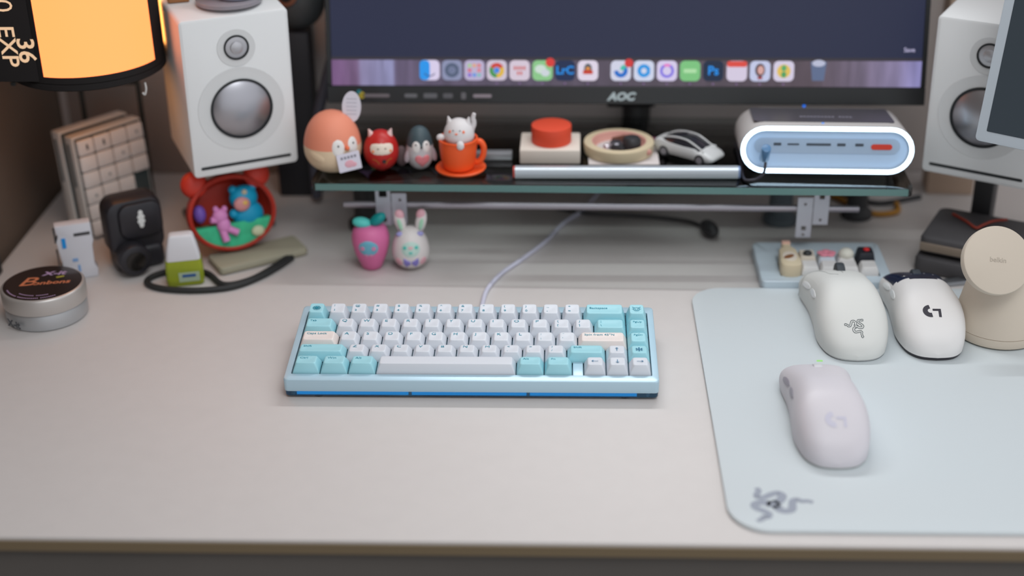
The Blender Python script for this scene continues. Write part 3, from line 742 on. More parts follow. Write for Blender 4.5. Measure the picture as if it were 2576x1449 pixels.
# orange cup with saucer
ORG = pm('cup_orange', (238, 92, 38), 0.45)
cup = thing('cup_ornament', 'bright orange ornament cup and saucer on the glass shelf', 'cup', (-0.0232, 0.2580, FT))
bm = new(); lathe(bm, [(0.012, 0), (0.016, 0.0008), (0.0235, 0.0035), (0.0248, 0.0056), (0.0236, 0.0066), (0.015, 0.0042), (0.010, 0.0040)], 44); obj('saucer', bm, ORG, cup)
bm = new(); lathe(bm, [(0.0125, 0.0042), (0.0150, 0.0060), (0.0172, 0.0150), (0.0186, 0.0290), (0.0188, 0.0335), (0.0196, 0.0350), (0.0192, 0.0362), (0.0176, 0.0360), (0.0166, 0.0300), (0.0120, 0.0260)], 44)
obj('bowl', bm, ORG, cup, (-0.002, 0, 0))
bm = new(); tube(bm, crom([(0.0140, 0, 0.0315), (0.0195, -0.001, 0.0325), (0.0228, -0.001, 0.0270), (0.0222, -0.001, 0.0180), (0.0185, -0.001, 0.0120), (0.0140, 0, 0.0110)], 5), 0.0030, 12); obj('handle', bm, ORG, cup)
ct = thing('cat_figurine', 'white cat figurine peeking out of the orange cup', 'figurine', (-0.0240, 0.2580, FT+0.0262), (0, 0, R(-6)))
CATW = pm('cat_white', (214, 210, 210), 0.6); CATO = pm('cat_orange', (232, 122, 88), 0.6)
P = egg(0.0300, 0.0290, 0.42, 18)
obj('body', lathe(new(), P, 36), CATW, ct, (0, 0, 0.0005))
for s in (-1, 1):
    bm = new(); cyl(bm, (s*0.0092, 0, 0.0270), 0.0042, 0.0090, 14, 0.0006, rot=Matrix.Rotation(s*R(14), 3, 'Y')); obj('ear', bm, CATW, ct)
    bm = new(); patch(bm, P, R(-90)+s*0.52, 0.0195, ell(0.0015, 0.0015, 12), 0.0006); obj('cheek', bm, CATO, ct, (0, 0, 0.0005))
    bm = new(); patch(bm, P, R(-90)+s*0.26, 0.0210, ell(0.0010, 0.0003, 10), 0.0006); obj('eye', bm, DARK, ct, (0, 0, 0.0005))
bm = new(); patch(bm, P, R(-90), 0.0180, ell(0.0016, 0.0008, 12), 0.0008); obj('nose', bm, CATO, ct, (0, 0, 0.0005))
bm = new(); ball(bm, (-0.0170, -0.0060, 0.0115), (0.0042, 0.0036, 0.0036)); ball(bm, (0.004, -0.0170, 0.0080), (0.0040, 0.0036, 0.0046)); obj('paws', bm, CATW, ct)
bm = new(); tube(bm, crom([(0.0110, 0.004, 0.015), (0.0140, 0.004, 0.024), (0.0136, 0.003, 0.029), (0.0150, 0.003, 0.034)], 4), [0.003, 0.003, 0.003, 0.003, 0.0028, 0.0026, 0.0026, 0.0024, 0.0024, 0.0022, 0.0022, 0.002, 0.0018], 10); obj('tail', bm, CATW, ct)

# knob box
kbx = thing('knob_box', 'beige box topped by a thick orange-red round knob on the glass shelf', 'desk gadget', (0.0641, 0.3035, FT), (0, 0, R(-0.5)))
obj('box', box(new(), (0, 0, 0.0074), (0.0600, 0.0500, 0.0148), 0.0014), pm('box_beige', (226, 216, 204), 0.6), kbx)
bm = new(); cyl(bm, (0.001, 0.000, 0.0148+0.0088), 0.0200, 0.0176, 48, bev=0.0006); obj('knob', bm, pm('knob_orange_red', (222, 76, 48), 0.6), kbx)

# trinket tray on a white card
card = tag(obj('paper_card', box(new(), (0, 0, 0.0006), (0.0700, 0.0600, 0.0012), 0.0003), pm('paper_white', (214, 206, 204), 0.7), None, (0.1372, 0.3055, FT), (0, 0, 0)), 'square white card under the round cream trinket tray', 'card')
tr = thing('trinket_tray', 'round cream tray with a pink inner rim on the glass shelf', 'tray', (0.1330, 0.3085, FT+0.0014), (0, 0, R(12)))
TRC = pm('tray_cream', (212, 196, 164), 0.55); TRP = pm('tray_pink', (214, 158, 146), 0.55)
bm = new(); lathe(bm, [(0.0300, 0), (0.0345, 0.0010), (0.0355, 0.0100), (0.0350, 0.0118), (0.0275, 0.0122)], 48, cap1=False); obj('outer_ring', bm, TRC, tr)
bm = new(); lathe(bm, [(0.0275, 0.0122), (0.0262, 0.0115), (0.0250, 0.0060), (0.0230, 0.0040)], 48, cap0=False, cap1=False); obj('inner_rim', bm, TRP, tr)
bm = new(); lathe(bm, [(0.0232, 0.0034), (0.0232, 0.0042)], 40); obj('tray_floor', bm, pm('tray_floor_white', (208, 202, 200), 0.6), tr)
bm = new(); ball(bm, (0.024, -0.0262, 0.0075), (0.0032, 0.0022, 0.0030)); obj('bead', bm, pm('bead_rose', (206, 150, 138), 0.5), tr)
TB = FT+0.0014+0.0044
tag(obj('round_stopper', lathe(new(), [(0.0070, 0), (0.0088, 0.0008), (0.0096, 0.006), (0.0094, 0.0115), (0.0074, 0.0142), (0.003, 0.0150)], 28), BLACK, None, (0.1455, 0.3010, TB)), 'round black knob in the cream trinket tray', 'knob')
pp = thing('folded_watch', 'folded black and silver watch lying in the cream trinket tray', 'watch', (0.1285, 0.3060, TB), (0, 0, R(-10)))
obj('watch_case', lathe(new(), [(0.0060, 0.0005), (0.0066, 0.001), (0.0066, 0.0055), (0.0058, 0.0064)], 24), pm('watch_silver', (190, 186, 196), 0.25, 0.9), pp, (0.001, 0.003, 0))
bm = new(); box(bm, (0.0050, -0.0072, 0.0030), (0.0150, 0.0070, 0.0060), 0.001, rz=R(-20)); obj('strap', bm, BLACK, pp)
tag(obj('silver_bead', ball(new(), (0, 0, 0.0036), (0.0036, 0.0036, 0.0036)), pm('bead_silver', (222, 214, 220), 0.2, 0.7), None, (0.1205, 0.3010, TB)), 'tiny silver bead in the cream trinket tray', 'bead')
tag(obj('copper_clip', box(new(), (0, 0, 0.0035), (0.017, 0.006, 0.007), 0.002, rz=R(30)), pm('copper_brown', (120, 78, 64), 0.4, 0.4), None, (0.1340, 0.3225, TB)), 'brown copper clip at the back of the cream trinket tray', 'clip')
tag(obj('magenta_ribbon', box(new(), (0, 0, 0.002), (0.030, 0.005, 0.004), 0.0015, rz=R(-18)), pm('ribbon_magenta', (120, 60, 88), 0.6), None, (0.1590, 0.3450, FT)), 'dark magenta strip behind the cream trinket tray', 'ribbon')

# toy car
car = thing('toy_car', 'small white toy electric car with dark windows on the glass shelf', 'toy car', (0.2030, 0.2985, FT), (0, 0, R(-38)))
CW = pm('car_white', (206, 208, 208), 0.3, coat=0.4); CG = pm('car_glass', (40, 40, 46), 0.12)
Lc, Wc = 0.070, 0.0290
sec = [(-0.50, 0.78, 0.006, 0.012), (-0.48, 0.90, 0.0045, 0.0155), (-0.38, 0.98, 0.0040, 0.0175), (-0.20, 1.0, 0.0038, 0.0165), (0.0, 1.0, 0.0038, 0.0160), (0.18, 1.0, 0.0038, 0.0158), (0.32, 0.98, 0.0040, 0.0140), (0.42, 0.93, 0.0042, 0.0118), (0.48, 0.80, 0.0050, 0.0095), (0.50, 0.62, 0.0060, 0.0080)]
bm = new(); rs = []
for (t, ws, zb_, ztp) in sec:
    hw = Wc/2*ws; rs.append([(t*Lc, a*hw, zb_+(ztp-zb_)*b) for a, b in ((-0.92, 0), (-1, 0.25), (-1, 0.62), (-0.90, 0.9), (-0.6, 1), (0, 1.04), (0.6, 1), (0.90, 0.9), (1, 0.62), (1, 0.25), (0.92, 0))])
loft(bm, rs); obj('body', bm, CW, car, smooth=50)
cab = [(-0.40, 0.70, 0.0172), (-0.28, 0.80, 0.0208), (-0.12, 0.80, 0.0226), (0.04, 0.79, 0.0222), (0.16, 0.78, 0.0190), (0.28, 0.78, 0.0148)]
bm = new(); rs = []
for (t, ws, z) in cab:
    hw = Wc/2*ws; z0 = 0.0140; rs.append([(t*Lc, a*hw, z0+(z-z0)*b) for a, b in ((-1.12, 0), (-0.98, 0.5), (-0.80, 0.92), (0, 1.0), (0.80, 0.92), (0.98, 0.5), (1.12, 0))])
loft(bm, rs); obj('window_glass', bm, CG, car, smooth=50)
for s in (-1, 1):
    bm = new(); tube(bm, crom([(t*Lc, s*0.84*Wc/2*ws, 0.0140+(z-0.0140)*0.90) for t, ws, z in cab] + [(0.34*Lc, s*0.0115, 0.0138)], 4), 0.0009, 8); obj('roof_pillar', bm, CW, car)
bm = new(); slab(bm, rrect(0.012, 0.020, 0.003, 4, -0.26*Lc, 0), 0.0196, 0.0206); obj('tail_panel', bm, CW, car, rot=(0, R(0), 0)) if False else bm.free()
for tx in (-0.30, 0.30):
    for s in (-1, 1):
        bm = new(); cyl(bm, (0, 0, 0), 0.0056, 0.005, 24, rot=RX90, bev=0.0006); wh = obj('wheel', bm, BLACK, car, (tx*Lc, s*(Wc/2-0.0022), 0.0056))
        bm = new(); cyl(bm, (0, s*0.0026, 0), 0.0034, 0.0006, 18, rot=RX90); obj('hub', bm, pm('hub_grey', (140, 138, 144), 0.4), wh)

# silver bar
sb = thing('pen_bar', 'long silver bar with a red left end lying at the front of the glass shelf', 'bar', (0.1380, 0.2440, FT))
obj('bar', slab(new(), rrect(0.0105, 0.0115, 0.003, 4, 0, 0.0058), -0.1075, 0.1075, 0, lambda x, y, z: (z, x, y)), pm('bar_silver', (196, 204, 210), 0.35, 0.55), sb)
obj('end_cap', slab(new(), rrect(0.0100, 0.0110, 0.003, 4, 0, 0.0058), -0.1095, -0.1075, 0, lambda x, y, z: (z, x, y)), pm('end_red', (176, 70, 60), 0.5), sb)
obj('end_cap', slab(new(), rrect(0.0100, 0.0110, 0.003, 4, 0, 0.0058), 0.1075, 0.1095, 0, lambda x, y, z: (z, x, y)), pm('end_blue', (120, 140, 175), 0.5), sb)
tag(obj('metal_rail_piece', box(new(), (0, 0, 0.004), (0.040, 0.010, 0.008), 0.001), STEEL, None, (0.006, 0.2935, FT)), 'grey metal strip on the shelf behind the orange cup', 'metal strip')

# docking station
DKX, DKY = 0.3290, 0.2410
dk = thing('docking_station', 'white pill-shaped docking station with a glowing white ring on the glass shelf', 'docking station', (DKX, DKY, FT), (0, 0, R(-1.9)))
DW = pm('dock_white', (186, 182, 180), 0.45); DP = pm('dock_panel', (176, 200, 226), 0.4)
def stad(w_, h_, n=14, cz=0.0): 
    r = h_/2; out = []
    for j in range(n+1): a = -PI/2+PI*j/n; out.append((w_/2-r+r*math.cos(a), cz+r*math.sin(a)))
    for j in range(n+1): a = PI/2+PI*j/n; out.append((-w_/2+r+r*math.cos(a), cz+r*math.sin(a)))
    return out
DWd, DH, DC = 0.1640, 0.0462, 0.0285
def yr(o, y): return [(a, y, b) for a, b in o]
tlt = (R(-6), 0, 0)
bm = new(); loft(bm, [yr(stad(DWd-0.002, DH-0.002, cz=DC), 0), yr(stad(DWd, DH, cz=DC), 0.0012), yr(stad(DWd, DH, cz=DC), 0.074), yr(stad(DWd-0.006, DH-0.006, cz=DC), 0.077)], False, True)
loft(bm, [yr(stad(DWd-0.0088, DH-0.0088, cz=DC), 0.0), yr(stad(DWd-0.0088, DH-0.0088, cz=DC), 0.0040)], False, False)
obj('body', bm, DW, dk, rot=tlt)
bm = new(); loft(bm, [yr(stad(DWd-0.0005, DH-0.0005, cz=DC), 0.0006), yr(stad(DWd-0.0010, DH-0.0010, cz=DC), -0.0016), yr(stad(DWd-0.0078, DH-0.0078, cz=DC), -0.0016), yr(stad(DWd-0.0088, DH-0.0088, cz=DC), 0.0010)], False, False)
part(obj('light_ring', bm, em('ring_glow', (205, 234, 255), 4.5), dk, rot=tlt), 'glowing white ring')
bm = new(); loft(bm, [yr(stad(DWd-0.0088, DH-0.0088, cz=DC), 0.0030), yr(stad(DWd-0.0088, DH-0.0088, cz=DC), 0.0036)]); obj('front_panel', bm, DP, dk, rot=tlt)
bm = new(); loft(bm, [yr(stad(0.138, 0.0150, cz=DC+0.0035), 0.0024), yr(stad(0.138, 0.0150, cz=DC+0.0035), 0.0031)]); pn = obj('port_strip', bm, pm('port_strip_grey', (158, 178, 200), 0.5), dk, rot=tlt)
for (x, w_, h_) in ((-0.0470, 0.0072, 0.0026), (-0.0320, 0.0110, 0.0016), (-0.0080, 0.0230, 0.0022), (0.0135, 0.0078, 0.0026), (0.0305, 0.0078, 0.0026)):
    bm = new(); box(bm, (x, 0.0021, DC+0.0050), (w_, 0.0008, h_), 0.0003, 1); obj('port', bm, pm('port_dark', (62, 70, 80), 0.5), pn)
bm = new(); loft(bm, [yr(stad(0.0200, 0.0052, 6, cz=DC+0.0032), 0.0016), yr(stad(0.0200, 0.0052, 6, cz=DC+0.0032), 0.0024)])
for v in bm.verts: v.co.x += 0.0515
part(obj('port', bm, em('port_red', (226, 66, 44), 0.55), pn), 'red port')
bm = new(); slab(bm, rrect(0.134, 0.054, 0.004, 4, -0.002, 0.044), DC+DH/2-0.0003, DC+DH/2+0.0006); tp = obj('top_panel', bm, pm('dock_top_slate', (72, 70, 76), 0.3), dk, rot=tlt)
bm = new()
for q in range(15):
    if q != 10: box(bm, (-0.022+q*0.0034, 0.036, DC+DH/2+0.0007), (0.0024, 0.0034, 0.0001))
obj('top_print', bm, pm('print_lilac', (140, 138, 152), 0.5), tp, smooth=None)
bm = new(); cyl(bm, (-0.004, 0.012, DC+DH/2+0.0003), 0.0013, 0.0012, 14); obj('status_light', bm, em('blue_dot', (120, 170, 255), 1.0), dk, rot=tlt)
bm = new(); slab(bm, rrect(0.10, 0.05, 0.006, 4, 0, 0.04), 0, 0.0050); obj('rubber_foot', bm, DARK, dk)
pl = thing('usb_cable', 'dark cable with a blue plug stuck in the docking station', 'cable', (DKX-0.056, DKY, FT))
bm = new(); cyl(bm, (0, 0, 0), 0.0046, 0.019, 18, rot=Matrix.Rotation(R(35), 3, 'X'), bev=0.0008); obj('plug', bm, pm('plug_blue', (78, 120, 160), 0.35), pl, (-0.0040, -0.0070, 0.0290))
bm = new(); tube(bm, crom([(-0.0035, -0.0100, 0.0215), (-0.0050, -0.0135, 0.0120), (-0.0110, -0.0120, 0.0050), (-0.0200, -0.0085, 0.0020), (-0.0225, 0.0020, 0.0018), (-0.0210, 0.0300, 0.0018), (-0.0200, 0.0900, 0.0018)], 6), 0.0014, 8); obj('cord', bm, pm('cord_dark', (52, 50, 58), 0.5), pl)

# ================================================================= TOYS ON THE DESK UNDER THE SHELF
st = thing('strawberry_figurine', 'pink strawberry figurine with teal leaves standing on the desk', 'figurine', (-0.1148, 0.2455, 0.0003), (0, 0, R(-3)))
P = [(0.0080, 0), (0.0098, 0.0012), (0.0122, 0.0070), (0.0160, 0.0165), (0.0184, 0.0270), (0.0188, 0.0350), (0.0168, 0.0425), (0.0125, 0.0468), (0.006, 0.0485), (0.001, 0.0487)]
obj('body', lathe(new(), P, 40), pm('berry_pink', (214, 110, 160), 0.5), st)
bm = new(); patch(bm, P, R(-88), 0.0285, [(1.0*x, z) for x, z in ell(0.0112, 0.0092, 24)], 0.0006); obj('face', bm, pm('berry_face_blue', (108, 178, 200), 0.5), st)
for s in (-1, 1):
    bm = new(); patch(bm, P, R(-88)+s*0.30, 0.0287, ell(0.0026, 0.0026, 14), 0.0012); obj('cheek', bm, pm('berry_cheek', (214, 134, 172), 0.5), st)
    bm = new(); patch(bm, P, R(-88)+s*0.13, 0.0205, ell(0.0020, 0.0020, 14), 0.0011); obj('chin_spot', bm, pm('berry_cheek', (214, 134, 172), 0.5), st)
bm = new(); ball(bm, (-0.0068, -0.003, 0.0500), (0.0100, 0.0065, 0.0055), Matrix.Rotation(R(10), 3, 'Y')); part(obj('leaf', bm, pm('leaf_aqua', (86, 200, 192), 0.5), st), 'light aqua leaf')
bm = new(); ball(bm, (0.0085, -0.002, 0.0535), (0.0098, 0.0065, 0.0055), Matrix.Rotation(R(-38), 3, 'Y')); part(obj('leaf', bm, pm('leaf_teal', (0, 138, 138), 0.5), st), 'dark teal leaf')
bn = thing('bunny_figurine', 'white pastel bunny figurine with a purple bow beside the strawberry', 'figurine', (-0.0752, 0.2470, 0.0003), (0, 0, R(4)))
P = egg(0.0375, 0.0440, 0.40, 20, pw=0.9)
BW = pm('bunny_white', (222, 216, 214), 0.5)
obj('body', lathe(new(), P, 40), BW, bn)
bm = new(); patch(bm, P, R(-88), 0.0265, ell(0.0110, 0.0085, 24), 0.0005); obj('face', bm, pm('bunny_mint', (190, 218, 208), 0.5), bn)
for s in (-1, 1):
    bm = new(); patch(bm, P, R(-88)+s*0.33, 0.0285, ell(0.0020, 0.0019, 12), 0.0010); obj('eye', bm, pm('bunny_teal', (60, 192, 180), 0.5), bn)
    bm = new(); ball(bm, (s*0.0105+0.001, 0, 0.0500), (0.0055, 0.0038, 0.0125), Matrix.Rotation(s*R(12), 3, 'Y')); er = obj('ear', bm, BW, bn)
    bm = new(); ball(bm, (s*0.0105+0.001, -0.0026, 0.0480), (0.0024, 0.0020, 0.0070), Matrix.Rotation(s*R(12), 3, 'Y')); obj('inner_ear', bm, pm('ear_mint', (166, 214, 184), 0.5), er)
    bm = new(); ball(bm, (s*0.0108+0.001, 0, 0.0570), (0.0050, 0.0036, 0.0058), Matrix.Rotation(s*R(12), 3, 'Y')); obj('ear_tip', bm, pm('ear_rose', (222, 170, 180), 0.5), er)
    bm = new(); ball(bm, (s*0.0100, -0.0060, 0.0388), (0.0036, 0.0028, 0.0024)); obj('hair_bow', bm, pm('bow_lilac', (160, 158, 214), 0.5), bn)
    bm = new(); patch(bm, P, R(-88)+s*0.75, 0.0120, ell(0.0045, 0.0050, 14), 0.0006); obj('paw', bm, pm('ear_rose', (222, 170, 180), 0.5), bn)
    tri = [(0, 0.0012), (s*0.0070, 0.0052), (s*0.0078, -0.0015), (s*0.0050, -0.0068), (0, -0.0022)]
    bm = new(); patch(bm, P, R(-88)+s*0.22, 0.0125, [(a-s*0.0035, b) for a, b in tri], 0.0014); obj('bow', bm, pm('bow_purple', (134, 126, 200), 0.5), bn)
bm = new(); patch(bm, P, R(-88), 0.0235, ell(0.0024, 0.0010, 12), 0.0011); obj('mouth', bm, pm('bunny_teal', (60, 192, 180), 0.5), bn)
bm = new(); patch(bm, P, R(-88), 0.0285, ell(0.0030, 0.0018, 12), 0.0010); obj('nose', bm, pm('bunny_nose', (226, 186, 190), 0.5), bn)

# black cable with plug
bc = thing('black_cable', 'black cable ending in a plug on the shaded desk under the shelf', 'cable', (0.19, 0.36, 0))
bm = new(); tube(bm, crom([(-0.12, 0.028, 0.003), (-0.0857, 0.0138, 0.003), (-0.0345, 0.0077, 0.003), (0.0157, -0.0055, 0.003), (0.034, -0.022, 0.004)], 6), 0.0020, 8); obj('cord', bm, BLACK, bc)
bm = new(); ball(bm, (0.040, -0.038, 0.0085), (0.0085, 0.016, 0.0082), Matrix.Rotation(R(18), 3, 'Z')); obj('plug', bm, BLACK, bc)
yc = tag(obj('yellow_cable', tube(new(), crom([(0.340, 0.450, 0.0035), (0.3748, 0.4207, 0.0035), (0.392, 0.395, 0.0035), (0.4113, 0.3725, 0.0035), (0.4357, 0.3779, 0.0035), (0.44, 0.40, 0.0035)], 6), 0.0030, 8), pm('cable_yellow', (178, 124, 38), 0.5)), 'mustard yellow cable on the desk behind the right brackets', 'cable')
tag(obj('power_lead', tube(new(), crom([(0.330, 0.47, 0.003), (0.385, 0.430, 0.003), (0.420, 0.402, 0.003), (0.47, 0.42, 0.003)], 6), 0.0030, 8), BLACK), 'black cable lying behind the mustard yellow cable', 'cable')
tag(obj('metal_ruler', box(new(), (0, 0, 0.0022), (0.130, 0.010, 0.0040), 0.0006), SILVER, None, (0.447, 0.2100, 0.0002), (0, 0, R(13))), 'flat silver metal ruler on the desk behind the G mouse', 'ruler')

# ================================================================= MONITOR
MX, MY, MZ_ = 0.1376, 0.3450, 0.1556
mon = thing('monitor', 'large black computer monitor showing a row of app icons', 'monitor', (MX, MY, MZ_-0.0185), (R(-13.5), 0, R(-0.9)))
SW, SH = 0.5960, 0.3350
BZ = pm('bezel_black', (40, 42, 43), 0.4)
z0 = 0.0185
bm = new(); box(bm, (0, 0.018, (SH+z0+0.008)/2), (SW+0.0115, 0.034, SH+z0+0.008), 0.002); obj('housing', bm, pm('housing_grey', (78, 74, 74), 0.45), mon)
bm = new()
box(bm, (0, -0.0004, z0/2), (SW+0.0105, 0.003, z0-0.0006), 0.0006, 1)
obj('bezel', bm, BZ, mon)
for s in (-1, 1):
    bm = new(); box(bm, (s*(SW/2+0.0026), -0.0004, z0+SH/2), (0.0050, 0.003, SH), 0.0006, 1); obj('bezel', bm, BZ, mon)
bm = new(); box(bm, (0, -0.0004, z0+SH+0.003), (SW+0.0105, 0.003, 0.006), 0.0006, 1); obj('bezel', bm, BZ, mon)
# screen with the desktop picture
def wall_mat():
    m = bpy.data.materials.new('desktop_picture'); m.use_nodes = True; nt = m.node_tree; b = nt.nodes['Principled BSDF']
    b.inputs['Base Color'].default_value = (0.012, 0.012, 0.014, 1); b.inputs['Roughness'].default_value = 0.35
    tc = nt.nodes.new('ShaderNodeTexCoord'); sp = nt.nodes.new('ShaderNodeSeparateXYZ'); nt.links.new(tc.outputs['Object'], sp.inputs[0])
    mp_ = nt.nodes.new('ShaderNodeMapRange'); mp_.inputs['From Min'].default_value = -SW/2; mp_.inputs['From Max'].default_value = SW/2
    nt.links.new(sp.outputs['X'], mp_.inputs['Value'])
    cr = nt.nodes.new('ShaderNodeValToRGB'); e = cr.color_ramp.elements
    stops = [(0.0, (110, 78, 120)), (0.045, (118, 92, 128)), (0.05, (132, 124, 160)), (0.105, (138, 138, 178)), (0.11, (96, 84, 112)), (0.2, (84, 74, 96)), (0.5, (72, 62, 76)), (0.82, (80, 66, 76)), (0.90, (108, 96, 118)), (0.96, (128, 118, 152)), (1.0, (146, 142, 196))]
    while len(e) < len(stops): e.new(0.5)
    for k, (p, c) in enumerate(stops): e[k].position = p; e[k].color = rgb(*c)
    nt.links.new(mp_.outputs['Result'], cr.inputs['Fac'])
    ns = nt.nodes.new('ShaderNodeTexNoise'); ns.inputs['Scale'].default_value = 90; mpp = nt.nodes.new('ShaderNodeMapping'); mpp.inputs['Rotation'].default_value = (0, R(25), 0); mpp.inputs['Scale'].default_value = (1, 1, 0.15)
    nt.links.new(tc.outputs['Object'], mpp.inputs['Vector']); nt.links.new(mpp.outputs['Vector'], ns.inputs['Vector'])
    mul = nt.nodes.new('ShaderNodeMapRange'); mul.inputs['From Min'].default_value = 0.3; mul.inputs['From Max'].default_value = 0.7; mul.inputs['To Min'].default_value = 0.75; mul.inputs['To Max'].default_value = 1.2
    nt.links.new(ns.outputs['Fac'], mul.inputs['Value']); nt.links.new(cr.outputs['Color'], b.inputs['Emission Color']); nt.links.new(mul.outputs['Result'], b.inputs['Emission Strength'])
    return m
ZS = 0.0285        # height of the desktop strip below the open window
scr = obj('screen', box(new(), (0, -0.0010, z0+ZS/2), (SW, 0.0012, ZS)), wall_mat(), mon, smooth=None)
win = obj('app_window', box(new(), (0, -0.0010, z0+ZS+(SH-ZS)/2), (SW, 0.0012, SH-ZS)), em('window_navy', (36, 41, 66), 1.0), mon, smooth=None)
obj('window_edge', box(new(), (0, -0.0018, z0+ZS-0.001), (SW, 0.0002, 0.0030)), em('window_edge_dark', (52, 48, 56), 1.0), scr, smooth=None)
text('save_text', 'Save', 0.0062, em('save_text_white', (205, 200, 235), 1.0), win, (0.2850, -0.0018, z0+0.0370), (R(90), 0, 0))
SCX = lambda px: (px-1577.5)/1485.0*SW       # measured spacing of the icons along the screen
IY = -0.0018; IZ = z0+0.0157; IS = 0.0205
def flat(name, outline, m, parent, x, z, d=0.0, th=0.0002):
    bm = new(); slab(bm, outline, 0, th, 0, xz)
    return obj(name, bm, m, parent, (x, IY-0.0002*d, z), smooth=None)
def icon(px, c, size=IS, label=None):
    o = flat('app_icon', rrect(size, size, size*0.24, 4), em('icon_%d_%d_%d' % c, c, 0.95), scr, SCX(px), IZ)
    if label: part(o, label)
    return o
def sub(ic, outline, c, d=1):
    bm = new(); slab(bm, outline, 0, 0.0002, 0, xz); return obj('glyph', bm, em('glyph_%d_%d_%d' % c, c, 0.95), ic, (0, -0.0003*d, 0), smooth=None)
def off(o, x, y): return [(a+x, b+y) for a, b in o]
def annulus(bm, r, wd, a0, a1): ribbon(bm, [(r*math.cos(t), r*math.sin(t)) for t in [R(a0+(a1-a0)*i/12) for i in range(13)]], wd, lambda a, b: (a, 0, b)); return bm
def arcglyph(ic, r, wd, a0, a1, c, d=1):
    bm = new(); annulus(bm, r, wd, a0, a1); return obj('glyph', bm, em('glyph_%d_%d_%d' % c, c, 0.95), ic, (0, -0.0003*d-0.0001, 0), smooth=None)
def tglyph(ic, s, size, c, z=0.0):
    return text('glyph', s, size, em('glyph_%d_%d_%d' % c, c, 1.0), ic, (0, -0.0006, z), (R(90), 0, 0), bold=0.0003)
i_ = icon(1086, (218, 208, 236), label='blue and white smiling face icon'); sub(i_, off(rrect(0.0105, 0.0200, 0.004, 3), -0.005, 0), (40, 150, 236))
bm = new(); annulus(bm, 0.006, 0.0010, 210, 330); obj('glyph', bm, em('glyph_dk', (60, 70, 120), 0.9), i_, (0, -0.0008, 0), smooth=None)
i_ = icon(1143, (140, 146, 178)); arcglyph(i_, 0.0055, 0.0040, 0, 360, (84, 96, 122)); arcglyph(i_, 0.0016, 0.0030, 0, 360, (110, 120, 150), 2)
i_ = icon(1200, (186, 176, 208))
for k, c in enumerate(((170, 206, 150), (226, 168, 130), (220, 130, 130), (214, 110, 130), (190, 180, 210), (220, 130, 140), (140, 110, 210), (100, 150, 226), (130, 190, 190))):
    sub(i_, off(rrect(0.0036, 0.0036, 0.0009, 2), (k % 3-1)*0.0048, (1-k//3)*0.0048), c)
i_ = icon(1257, (208, 196, 214), label='red, yellow, green and blue ring icon'); arcglyph(i_, 0.0055, 0.0042, 30, 150, (206, 66, 56)); arcglyph(i_, 0.0055, 0.0042, 150, 270, (70, 150, 84)); arcglyph(i_, 0.0055, 0.0042, 270, 390, (226, 184, 66)); sub(i_, ell(0.0030, 0.0030), (70, 136, 226), 3)
i_ = icon(1315, (214, 200, 216)); [sub(i_, off(rrect(0.0022, 0.0036, 0.0004, 2), -0.0048+0.0032*q, 0.0024), (206, 110, 110)) for q in range(4)]; [sub(i_, off(rrect(0.0022, 0.0034, 0.0004, 2), -0.0016+0.0032*q, -0.0028), (206, 110, 110)) for q in range(2)]
i_ = icon(1373, (140, 200, 140), label='green chat bubble icon with a red badge'); sub(i_, off(ell(0.0058, 0.0044), -0.0020, 0.0014), (206, 222, 214)); sub(i_, off(ell(0.0045, 0.0036), 0.0030, -0.0024), (206, 214, 222), 2); sub(i_, off(ell(0.0046, 0.0046), 0.0078, 0.0082), (214, 60, 56), 3)
i_ = icon(1430, (26, 42, 78)); tglyph(i_, 'LrC', 0.0115, (30, 140, 230))
i_ = icon(1488, (224, 214, 232)); sub(i_, off(ell(0.0040, 0.0050), 0, 0.0022), (86, 92, 100)); sub(i_, off(rrect(0.0100, 0.0040, 0.001, 2), 0, -0.0015), (196, 60, 40), 2); sub(i_, off(ell(0.0022, 0.0014), 0, 0.0022), (236, 150, 50), 3)
i_ = icon(1571, (210, 212, 232)); arcglyph(i_, 0.0048, 0.0044, 180, 400, (36, 110, 200)); sub(i_, off(ell(0.0034, 0.0022, 20, R(40)), 0.0022, 0.0032), (70, 190, 170), 3); sub(i_, off(ell(0.0044, 0.0044), 0.0080, 0.0078), (206, 56, 56), 4)
i_ = icon(1629, (208, 214, 236)); arcglyph(i_, 0.0048, 0.0038, 0, 360, (40, 150, 226))
i_ = icon(1687, (214, 204, 236)); arcglyph(i_, 0.0058, 0.0026, 120, 420, (126, 110, 226)); arcglyph(i_, 0.0058, 0.0026, 60, 120, (232, 120, 200), 2)
i_ = icon(1745, (124, 196, 128)); sub(i_, rrect(0.0130, 0.0040, 0.001, 2), (176, 224, 170))
i_ = icon(1803, (24, 40, 66)); tglyph(i_, 'Ps', 0.0125, (30, 140, 230))
i_ = icon(1862, (214, 204, 226), label='white calendar icon with a red top'); sub(i_, off(rrect(0.0200, 0.0058, 0.002, 3), 0, 0.0070), (220, 76, 66))
i_ = icon(1920, (196, 202, 232)); sub(i_, off(ell(0.0050, 0.0066), 0, 0.0010), (76, 54, 60)); sub(i_, off(ell(0.0032, 0.0044), 0.0005, 0.0010), (214, 166, 160), 2); sub(i_, off(rrect(0.0050, 0.0026, 0.001, 2), 0, -0.0068), (150, 40, 36), 3)
i_ = icon(1979, (214, 206, 228)); sub(i_, ell(0.0068, 0.0068), (226, 192, 92)); sub(i_, off(ell(0.0026, 0.0030), 0, 0.0030), (90, 170, 110), 2); sub(i_, off(ell(0.0026, 0.0030), 0, -0.0034), (80, 160, 100), 3)
tb = flat('trash_icon', [(-0.0080, 0.0095), (-0.0058, -0.0095), (0.0058, -0.0095), (0.0080, 0.0095)][::-1], em('trash_blue', (92, 106, 138), 1.0), scr, SCX(2065), IZ)
sub(tb, off(ell(0.0066, 0.0034), 0, 0.0080), (186, 190, 214))
